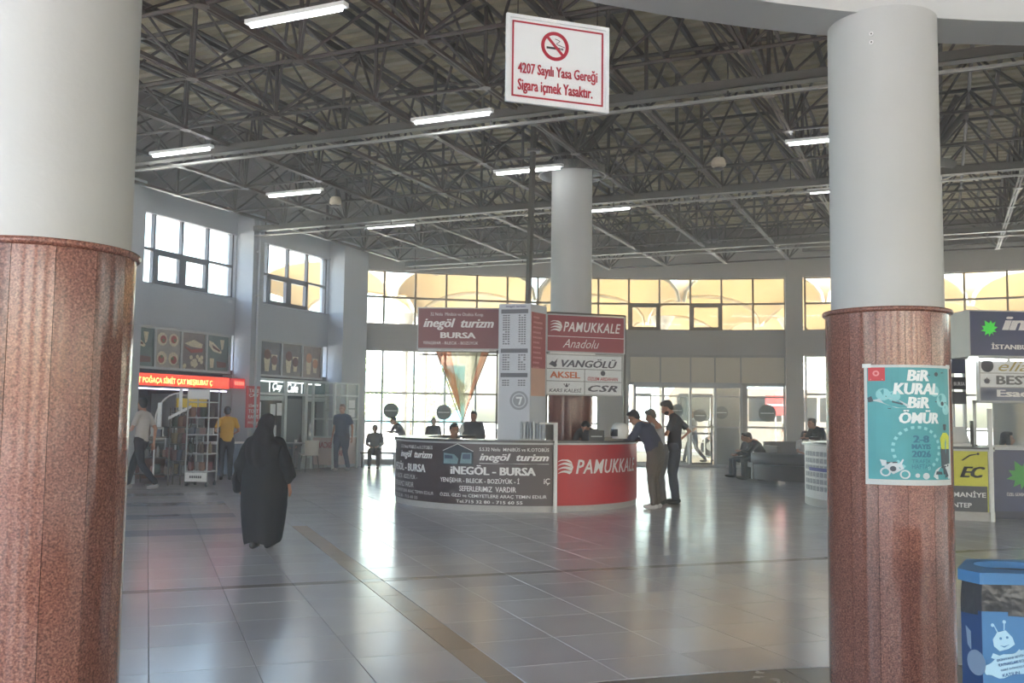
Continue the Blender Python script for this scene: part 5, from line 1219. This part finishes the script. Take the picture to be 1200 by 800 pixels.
WALK = dict(STAND, knR=(.09, .2, .52), anR=(.09, .3, .1), knL=(-.09, -.06, .5), anL=(-.09, -.36, .14), elR=(.24, -.14, 1.15), wrR=(.23, -.12, .9), elL=(-.24, .03, 1.14), wrL=(-.22, .2, .95))
SIT = dict(STAND, head=(0, .06, 1.13), neck=(0, 0, 1.02), chest=(0, -.03, .86), belly=(0, -.02, .66), pelvis=(0, 0, .52), shR=(.175, 0, .95), elR=(.23, .08, .7), wrR=(.12, .3, .64), shL=(-.175, 0, .95), elL=(-.23, .08, .7), wrL=(-.12, .3, .64),
    hipR=(.1, .02, .5), knR=(.12, .42, .5), anR=(.12, .42, .09), hipL=(-.1, .02, .5), knL=(-.12, .42, .5), anL=(-.12, .42, .09))
def V(j): return Vector(j)
def hand(wr, el, side, curl=.5):
    mb = MB(); wr = V(wr); d = (wr - V(el)).normalized(); lat = Vector((0, 1, 0)); lat = (lat - d * lat.dot(d)).normalized() # thumb side forward
    if lat.length < .1: lat = Vector((1, 0, 0))
    nrm = d.cross(lat).normalized(); inward = nrm if (nrm.x * side) < 0 else -nrm
    p0 = wr + d * .01; p1 = wr + d * .09
    mb.loft([p0, wr + d * .045, p1], [(.024, .017), (.038, .016), (.036, .012)], 8, side=lat)
    for k, (off, L) in enumerate(((.030, .07), (.010, .078), (-.010, .073), (-.030, .058))):
        q = p1 + lat * off; pts = [q - d * .01]; dd = d.copy()
        for sgm in (.45, .3, .25):
            q = q + dd * L * sgm; pts.append(q.copy()); dd = (dd + inward * curl).normalized()
        mb.loft(pts, [.0095, .009, .008, .0065], 6)
    q = wr + d * .03 + lat * .03; mb.loft([q - lat * .012, q + lat * .028 + d * .025 + inward * .01, q + lat * .034 + d * .055 + inward * .02], [.012, .0105, .008], 6)
    return mb
def person(lab, loc, yaw, h, J, top, bottom, shoes=S(40, 38, 40), hair=S(34, 26, 22), sleeve='short', hstyle='short', skin=None, vox=.014, bulk=1.0, face=True, beard=False, group=None, toes=None, curl=.5, headyaw=0, nod=0, belt=True, grey=None):
    k = h / 1.75; t = thing('person', lab, 'person', loc, yaw, group); t.scale = (k, k, k)
    sk = M_skin if skin is None else mat('skin_%d' % int(skin[0] * 1000), skin, .55, var=.05)
    j = {a: V(b) for a, b in J.items()}; B = bulk
    b = MB(); hd = j['head']; nk = j['neck']
    hm_ = Matrix.Rotation(headyaw, 3, 'Z') @ Matrix.Rotation(-nod, 3, 'X')
    def H_(x, y, z): return hd + hm_ @ Vector((x, y, z))
    b.ell(H_(0, -.012, .03), (.075, .092, .095), 16, hm_); b.ell(H_(0, .03, -.045), (.055, .06, .07), 14, hm_)   # skull, jaw
    b.loft([H_(0, .085, .015), H_(0, .108, -.02)], [.010, .016], 8)                               # nose
    for s in (-1, 1): b.ell(H_(s * .078, -.005, -.005), (.012, .022, .034), 8, hm_); b.ell(H_(s * .035, .07, .035), (.022, .02, .012), 8, hm_)
    b.ell(H_(0, .084, -.052), (.024, .014, .012), 8, hm_)
    b.loft([j['chest'] + Vector((0, 0, .08)), nk, H_(0, -.015, -.04)], [.07, .055, .052], 12)
    b.loft([j['pelvis'] - Vector((0, 0, .04)), j['belly'], j['chest'], (j['shR'] + j['shL']) / 2], [(.135 * B, .09 * B), (.12 * B, .085 * B), (.14 * B, .095 * B), (.11, .06)], 14, side=(j['shR'] - j['shL']))
    for s in 'RL':
        b.loft([j['sh' + s], j['el' + s], j['wr' + s]], [.045, .036, .024], 10); b.loft([j['hip' + s], (j['hip' + s] + j['kn' + s]) / 2, j['kn' + s], (j['kn' + s] * .6 + j['an' + s] * .4), j['an' + s]], [.08, .07, .05, .05, .036], 10)
        fw = (toes or {}).get(s, Vector((0, .15, -.05)))
        b.loft([j['an' + s] + Vector((0, -.02, -.03)), j['an' + s] + fw], [.035, .028], 8)
    me = remesh(b, vox)
    for s, sd in (('R', 1), ('L', -1)): join_mesh(me, hand(j['wr' + s], j['el' + s], sd, curl))
    me.materials.append(sk); smooth_mesh(me, 80); link(me, 'body', t)
    # hair
    hmm = mat('hair_%d' % int(hair[0] * 1000), hair, .6, var=.2, vscale=30)
    b = MB(); b.ell(H_(0, -.03, .045), (.086, .09, .095), 16, hm_); b.ell(H_(0, .03, .1), (.06, .055, .04), 12, hm_)
    if hstyle == 'long': b.loft([H_(0, -.06, .05), H_(0, -.09, -.08), H_(0, -.1, -.24)], [(.085, .05), (.09, .045), (.07, .03)], 12, side=hm_ @ Vector((1, 0, 0))); b.ell(H_(.07, -.0, -.05), (.025, .04, .11), 10); b.ell(H_(-.07, -.0, -.05), (.025, .04, .11), 10)
    elif hstyle == 'short': b.ell(H_(0, -.06, -.01), (.07, .05, .06), 12, hm_)
    elif hstyle == 'cap': b.loft([H_(0, .05, .07), H_(0, .15, .05)], [(.06, .012), (.045, .006)], 10, side=hm_ @ Vector((1, 0, 0)))
    m_ = remesh(b, .012, 2, 'hair'); m_.materials.append(hmm); smooth_mesh(m_, 80); link(m_, 'hair' if hstyle != 'cap' else 'cap', t)
    if face:
        for s in (-1, 1): MB().ell(H_(s * .033, .083, .02), (.012, .008, .008), 8, hm_).build('eye', mat('eye_dark', S(40, 34, 34), .3), t, smooth=True)
        MB().ell(H_(0, .095, -.052), (.024, .008, .005), 8, hm_).build('mouth', mat('lips', S(140, 84, 78), .5), t, smooth=True)
    if beard: m_ = remesh(MB().ell(H_(0, .03, -.065), (.062, .064, .052), 12, hm_), .012, 2, 'beard'); m_.materials.append(hmm); link(m_, 'beard', t)
    # top
    b = MB()
    sd = (j['shR'] - j['shL'])
    b.loft([j['pelvis'] + Vector((0, 0, -.05)), j['belly'], j['chest'], (j['shR'] + j['shL']) / 2 + Vector((0, 0, .0)), nk - Vector((0, 0, .035))], [(.162 * B, .118 * B), (.152 * B, .112 * B), (.168 * B, .118 * B), (.145, .085), (.07, .065)], 16, side=sd, round_=False)
    b.loft([j['shR'], nk * .55 + (j['shR'] + j['shL']) * .225 + Vector((0, 0, -.01)), j['shL']], [.054, .072, .054], 10)
    for s in 'RL':
        S_, E_, W_ = j['sh' + s], j['el' + s], j['wr' + s]
        if sleeve == 'long': b.loft([S_, E_, W_ - (W_ - E_).normalized() * .02], [.062 * B, .052 * B, .04], 10)
        elif sleeve == 'short': b.loft([S_, S_ + (E_ - S_) * .75], [.056 * B, .054 * B], 10, round_=False); b.ell(S_ - Vector((0, 0, .012)), (.056 * B, .056 * B, .05 * B), 10)
    m_ = remesh(b, vox, 3, 'top'); folds(m_, .012, 9, h * 10); m_.materials.append(mat('cloth_%d_%d' % (int(top[0] * 999), int(top[2] * 999)), top, .85, var=.07, vscale=5)); smooth_mesh(m_, 80); link(m_, 'shirt' if sleeve == 'short' else 'jacket', t)
    b = MB(); b.loft([j['pelvis'] + Vector((0, 0, .06)), j['pelvis'] - Vector((0, 0, .06))], [(.145 * B, .1 * B), (.155 * B, .112 * B)], 14, side=j['hipR'] - j['hipL'])
    for s in 'RL': b.loft([j['hip' + s], (j['hip' + s] + j['kn' + s]) / 2, j['kn' + s], j['an' + s] + Vector((0, 0, .02))], [.1 * B, .088 * B, .068, .056], 12)
    m_ = remesh(b, vox, 3, 'trousers'); folds(m_, .01, 10, h * 7, .8); m_.materials.append(mat('cloth_%d_%d' % (int(bottom[0] * 999), int(bottom[2] * 999)), bottom, .85, var=.07, vscale=5)); smooth_mesh(m_, 80); link(m_, 'trousers', t)
    for s in 'RL':
        fw = (toes or {}).get(s, Vector((0, .15, -.05))); a = j['an' + s]; lift = Vector((0, 0, -.04))
        b = MB().loft([a + lift + Vector((0, -.035, 0)), a + fw * .45 + lift * .7, a + fw + Vector((0, 0, .005))], [(.04, .042), (.046, .042), (.04, .03)], 12, side=(1, 0, 0)); b.build('shoe', mat('shoe_%d' % int(shoes[0] * 999), shoes, .5, var=.05), t, smooth=True)
    return t

# woman in black, walking away
t = thing('person', 'woman in a long black robe and dark headscarf walking away from the viewer', 'person', (-2.78, 10.98, 0), D(-4)); kk = 1.49 / 1.55
t.scale = (kk, kk, kk)
mbk = mat('robe_black', S(16, 15, 21), .8, var=.15, vscale=4); msc = mat('scarf_black', S(24, 20, 26), .85, var=.3, vscale=12)
b = MB(); b.ell((0, .02, 1.43), (.07, .085, .095)); b.loft([(0, 0, 1.3), (0, .01, 1.38)], [.05, .05]); b.loft([(0, 0, .85), (0, 0, 1.05), (0, 0, 1.25)], [(.15, .1), (.14, .1), (.13, .09)], side=(1, 0, 0)); b.loft([(0, .1, 1.42), (0, .115, 1.4)], [.012, .014])
for s in (-1, 1): b.loft([(s * .16, 0, 1.24), (s * .26, -.02, .98), (s * .285, .04, .76)], [.045, .036, .024]); b.loft([(s * .09, 0, .85), (s * .1, .02 if s > 0 else -.04, .45), (s * .07, .06 if s > 0 else -.12, .08)], [.08, .055, .035])
me = remesh(b, .013)
for s in (-1, 1): join_mesh(me, hand((s * .285, .04, .76), (s * .26, -.02, .98), s, .35))
me.materials.append(M_skin); smooth_mesh(me, 80); link(me, 'body', t)
b = MB(); n = 40; zs = [.07, .12, .3, .5, .7, .88, 1.0, 1.12, 1.2, 1.27, 1.3]; rx = [.2, .215, .245, .27, .275, .262, .235, .215, .2, .13, .05]; ry = [.19, .2, .2, .19, .185, .18, .16, .145, .13, .1, .05]
for z, a, c in zip(zs, rx, ry):
    for i in range(n):
        th = 2 * PI * i / n; w = 1 + (.05 * math.sin(5 * th + 1) + .03 * math.sin(9 * th)) * max(0, (1 - z)) ; b.v.append(Vector((math.cos(th) * a * w, math.sin(th) * c * w, z + (.02 * math.sin(3 * th + .6) if z < .1 else 0))))
for r in range(len(zs) - 1):
    for i in range(n): q = r * n + i; q2_ = r * n + (i + 1) % n; b.f.append((q, q2_, q2_ + n, q + n)); b.m.append(0)
b.f.append(tuple(range((len(zs) - 1) * n, len(zs) * n))); b.m.append(0)
b.build('robe', mbk, t, smooth=True)
for s in (-1, 1):
    bb = MB().loft([(s * .15, 0, 1.24), (s * .21, -.01, 1.1), (s * .275, -.02, .96), (s * .3, .02, .84), (s * .285, .04, .79)], [(.07, .08), (.08, .085), (.085, .09), (.078, .085), (.05, .06)], 14)
    m_ = remesh(bb, .014, 2, 'sleeve'); folds(m_, .03, 11, s * 3); m_.materials.append(mbk); smooth_mesh(m_, 80); link(m_, 'sleeve', t)
b = MB().ell((0, .0, 1.45), (.098, .11, .112), 18); b.loft([(0, -.01, 1.4), (0, -.03, 1.3), (0, -.05, 1.2), (0, -.075, 1.06), (0, -.09, .93), (0, -.1, .86)], [(.095, .1), (.13, .12), (.215, .14), (.2, .12), (.12, .09), (.05, .06)], 18, side=(1, 0, 0))
m_ = remesh(b, .014, 3, 'headscarf'); folds(m_, .04, 10, 2); m_.materials.append(msc); smooth_mesh(m_, 80); link(m_, 'headscarf', t)
for s, y, z in ((1, .05, .05), (-1, -.1, .06)): MB().loft([(s * .06, y - .06, z), (s * .06, y + .04, z - .01), (s * .06, y + .12, z - .02)], [(.04, .045), (.042, .038), (.034, .025)], 12, side=(1, 0, 0)).build('shoe', M_black, t, smooth=True)
b = MB(); b.loft([(-.31, .02, .92), (-.33, .02, .8), (-.32, .02, .68)], [(.035, .1), (.05, .13), (.045, .12)], 10, side=(1, 0, 0)); b.tube([(-.3, -.08, .9), (-.26, -.05, 1.1), (-.15, 0, 1.27)], .01)
bag = b.build('handbag_hung', mbk, None, smooth=True); bag.parent = None
bag.matrix_world = Matrix.Translation((-2.78, 10.98, 0)) @ Matrix.Rotation(D(-4), 4, 'Z') @ Matrix.Scale(kk, 4); bag.name = 'handbag'; tag(bag, 'small black handbag hanging at the left hip of the woman in black', 'bag')

person('young man in a white t-shirt and black trousers walking left past the pastry shop', (-7.14, 18.75, 0), D(80), 1.79, dict(WALK, elL=(-.25, .06, 1.15), wrL=(-.2, .26, 1.05)), S(186, 180, 176), S(30, 30, 36), shoes=S(150, 146, 144), hair=S(24, 20, 20), toes={'L': Vector((0, .13, -.08)), 'R': Vector((0, .14, -.05))}, headyaw=-.5)
person('man in a yellow shirt seen from behind by the pastry shop', (-6.42, 21.9, 0), D(20), 1.66, dict(STAND, elR=(.27, -.05, 1.16), wrR=(.16, .16, 1.08), elL=(-.27, -.06, 1.16), wrL=(-.16, .16, 1.08)), S(226, 176, 48), S(44, 44, 56), face=False)
person('bald man in a dark blue shirt and trousers walking right by the cafe', (-4.48, 25.7, 0), D(165), 1.78, dict(STAND, knR=(.1, .12, .52), anR=(.09, .12, .1), knL=(-.1, 0, .5), anL=(-.1, -.2, .1), elL=(-.28, -.03, 1.15), wrL=(-.3, .03, .9)), S(74, 82, 104), S(66, 70, 88), shoes=S(150, 140, 134), hair=S(120, 92, 80), bulk=1.25, hstyle='none')
person('grey haired woman in a dark jacket sitting at the cafe table', (-5.95, 26.45, 0), D(190), 1.66, SIT, S(70, 64, 66), S(110, 104, 104), hair=S(160, 150, 140), sleeve='long', vox=.018)
person('dark haired person at the cafe table, half hidden by the woman in black', (-6.35, 25.5, 0), D(-80), 1.66, SIT, S(52, 46, 50), S(52, 52, 60), sleeve='long', vox=.018)
# kiosk customers
LEAN = dict(STAND, head=(-.02, .36, 1.5), neck=(-.01, .27, 1.42), chest=(0, .16, 1.3), belly=(0, .05, 1.12), pelvis=(0, -.03, .96), shR=(.18, .2, 1.36), elR=(.26, .3, 1.14), wrR=(.14, .46, 1.17), shL=(-.18, .2, 1.36), elL=(-.24, .32, 1.16), wrL=(-.1, .48, 1.17), hipR=(.095, -.03, .93), hipL=(-.095, -.03, .93))
person('person in a navy jacket and khaki trousers leaning on the red ticket counter', (2.42, 16.3, 0), D(62), 1.76, LEAN, S(58, 62, 84), S(98, 90, 82), shoes=S(206, 202, 198), hair=S(36, 30, 30), sleeve='long', bulk=1.28, nod=.6, face=False)
person('man with grey hair and pale shirt partly hidden behind the navy jacket', (2.66, 17.1, 0), D(70), 1.68, dict(LEAN, head=(0, .2, 1.6), neck=(0, .13, 1.5), chest=(0, .06, 1.33)), S(186, 186, 190), S(90, 88, 90), hair=S(96, 84, 76), nod=.4)
person('tall bearded man in a black t-shirt, hand on hip, at the red counter', (2.92, 17.3, 0), D(72), 1.86, dict(STAND, head=(0, .12, 1.59), neck=(0, .05, 1.49), elR=(.3, -.22, 1.2), wrR=(.17, -.06, 1.05), elL=(-.22, .1, 1.15), wrL=(-.14, .3, 1.12)), S(58, 54, 60), S(78, 80, 92), hair=S(26, 22, 22), beard=True, nod=.5, bulk=1.05)
# inside kiosk and behind glass
person('clerk in dark clothes bent over the desk behind the white helmet', (1.45, 17.25, 0), D(150), 1.62, dict(LEAN, head=(0, .3, 1.42)), S(46, 44, 50), S(50, 50, 56), hair=S(22, 20, 22), sleeve='long', vox=.018, nod=.5)
person('dark clerk seated inside the ticket kiosk at the left of the pennant tip', (-1.05, 17.7, 0), D(200), 1.9, SIT, S(60, 56, 60), S(50, 50, 56), sleeve='long', vox=.018)
st_ = thing('office_chair', 'office chair under the dark clerk inside the ticket kiosk', 'chair', (-1.05, 17.72, 0)); MB().cyl((0, 0, .42), (0, 0, .5), .22, n=16).build('seat', M_black, st_); MB().cyl((0, 0, .03), (0, 0, .42), .03).build('column', M_tray, st_); MB().cyl((0, 0, 0), (0, 0, .04), .25, n=5).build('base', M_black, st_)
person('standing silhouette beyond the kiosk right of the pennant tip', (-.82, 21.2, 0), D(170), 1.62, STAND, S(66, 62, 66), S(60, 58, 62), hair=S(30, 26, 26), sleeve='long', vox=.02, bulk=1.2)
person('small standing figure beyond the kiosk beside the round marker', (-2.05, 25.6, 0), D(180), 1.45, STAND, S(80, 76, 78), S(60, 58, 62), sleeve='long', vox=.02)
person('figure sitting on the bench by the far left glazing', (-3.85, 27.45, 0), D(185), 1.7, SIT, S(96, 92, 96), S(80, 78, 84), hair=S(60, 52, 50), sleeve='long', vox=.02)
person('bending figure by the far left glazing next to the dark kiosk side', (-3.05, 27.4, 0), D(120), 1.55, LEAN, S(70, 66, 72), S(66, 64, 70), sleeve='long', vox=.02)
person('man walking outside the entrance doors', (6.15, 32.6, 0), D(100), 1.78, WALK, S(120, 116, 116), S(56, 54, 58), vox=.02)
person('man in pale clothes standing beyond the entrance doors', (7.3, 34.6, 0), D(180), 1.78, STAND, S(150, 148, 146), S(120, 118, 116), vox=.02)
person('person outside the entrance just right of the tall man', (3.75, 33.4, 0), D(160), 1.72, STAND, S(150, 146, 142), S(90, 88, 88), vox=.02)
person('person in patterned top standing outside beside the slim pilaster', (9.55, 33.2, 0), D(180), 1.68, STAND, S(130, 126, 120), S(84, 84, 86), vox=.02, hstyle='long')
person('man in black leaning forward on the padded seat by the entrance', (6.3, 24.4, 0), D(88), 1.78, dict(SIT, head=(0, .32, 1.02), neck=(0, .22, .95), chest=(0, .12, .84), belly=(0, .02, .67), shR=(.18, .15, .9), shL=(-.18, .15, .9), elR=(.22, .33, .66), elL=(-.22, .33, .66), wrR=(.08, .5, .7), wrL=(-.08, .5, .7)), S(46, 44, 50), S(54, 52, 58), shoes=S(60, 56, 56), sleeve='long', hair=S(40, 36, 36), bulk=1.15, nod=.4, vox=.018)
person('dark clothed person sitting at the left end beside the man on the padded seat', (6.15, 25.3, 0), D(100), 1.6, SIT, S(62, 58, 62), S(48, 46, 52), sleeve='long', hair=S(40, 34, 34), vox=.018)
person('long haired woman in a white top sitting beyond the dark curved sofa', (7.75, 25.6, 0), D(190), 1.7, SIT, S(190, 186, 186), S(60, 58, 62), hair=S(38, 30, 28), hstyle='long', vox=.018)
person('person in black standing close behind the white curved counter', (6.95, 21.5, 0), D(110), 1.66, LEAN, S(44, 42, 46), S(60, 56, 58), sleeve='long', hair=S(60, 50, 46), bulk=1.2, vox=.018)
person('dark haired woman clerk in a pale top sitting behind the navy counter', (8.22, 16.15, .12), D(250), 1.72, dict(SIT, wrR=(.1, .36, .78), wrL=(-.1, .36, .78)), S(176, 172, 178), S(50, 50, 60), hair=S(30, 26, 28), hstyle='long', vox=.016)
st_ = thing('office_chair', 'office chair under the woman clerk behind the navy counter', 'chair', (8.22, 16.17, 0)); MB().cyl((0, 0, .5), (0, 0, .58), .22, n=16).build('seat', M_black, st_); MB().cyl((0, 0, .03), (0, 0, .5), .03).build('column', M_tray, st_); MB().cyl((0, 0, 0), (0, 0, .04), .25, n=5).build('base', M_black, st_)
bpy.data.scenes.remove(tmp_sc)

# ================================================================ HAZE volume added to imitate a washed-out lens flare veil
M_haze = bpy.data.materials.new('veil_haze'); M_haze.use_nodes = True; nt = M_haze.node_tree; nt.nodes.clear()
o_ = nt.nodes.new('ShaderNodeOutputMaterial'); vs = nt.nodes.new('ShaderNodeVolumeScatter'); vs.inputs['Density'].default_value = .0075; vs.inputs['Anisotropy'].default_value = .6
vs.inputs['Color'].default_value = (.95, .97, 1, 1); nt.links.new(vs.outputs[0], o_.inputs['Volume'])
hz = MB().hexa([UV(u, v, z) for z in (-.35, 7.95) for u, v in ((-16.7, -12), (24, -12), (24, 34), (-16.7, 34))]).build('haze', M_haze)
hz['kind'] = 'stuff'; hz['label'] = 'faint bright haze added through the hall as a lens flare veil'; hz['category'] = 'haze'
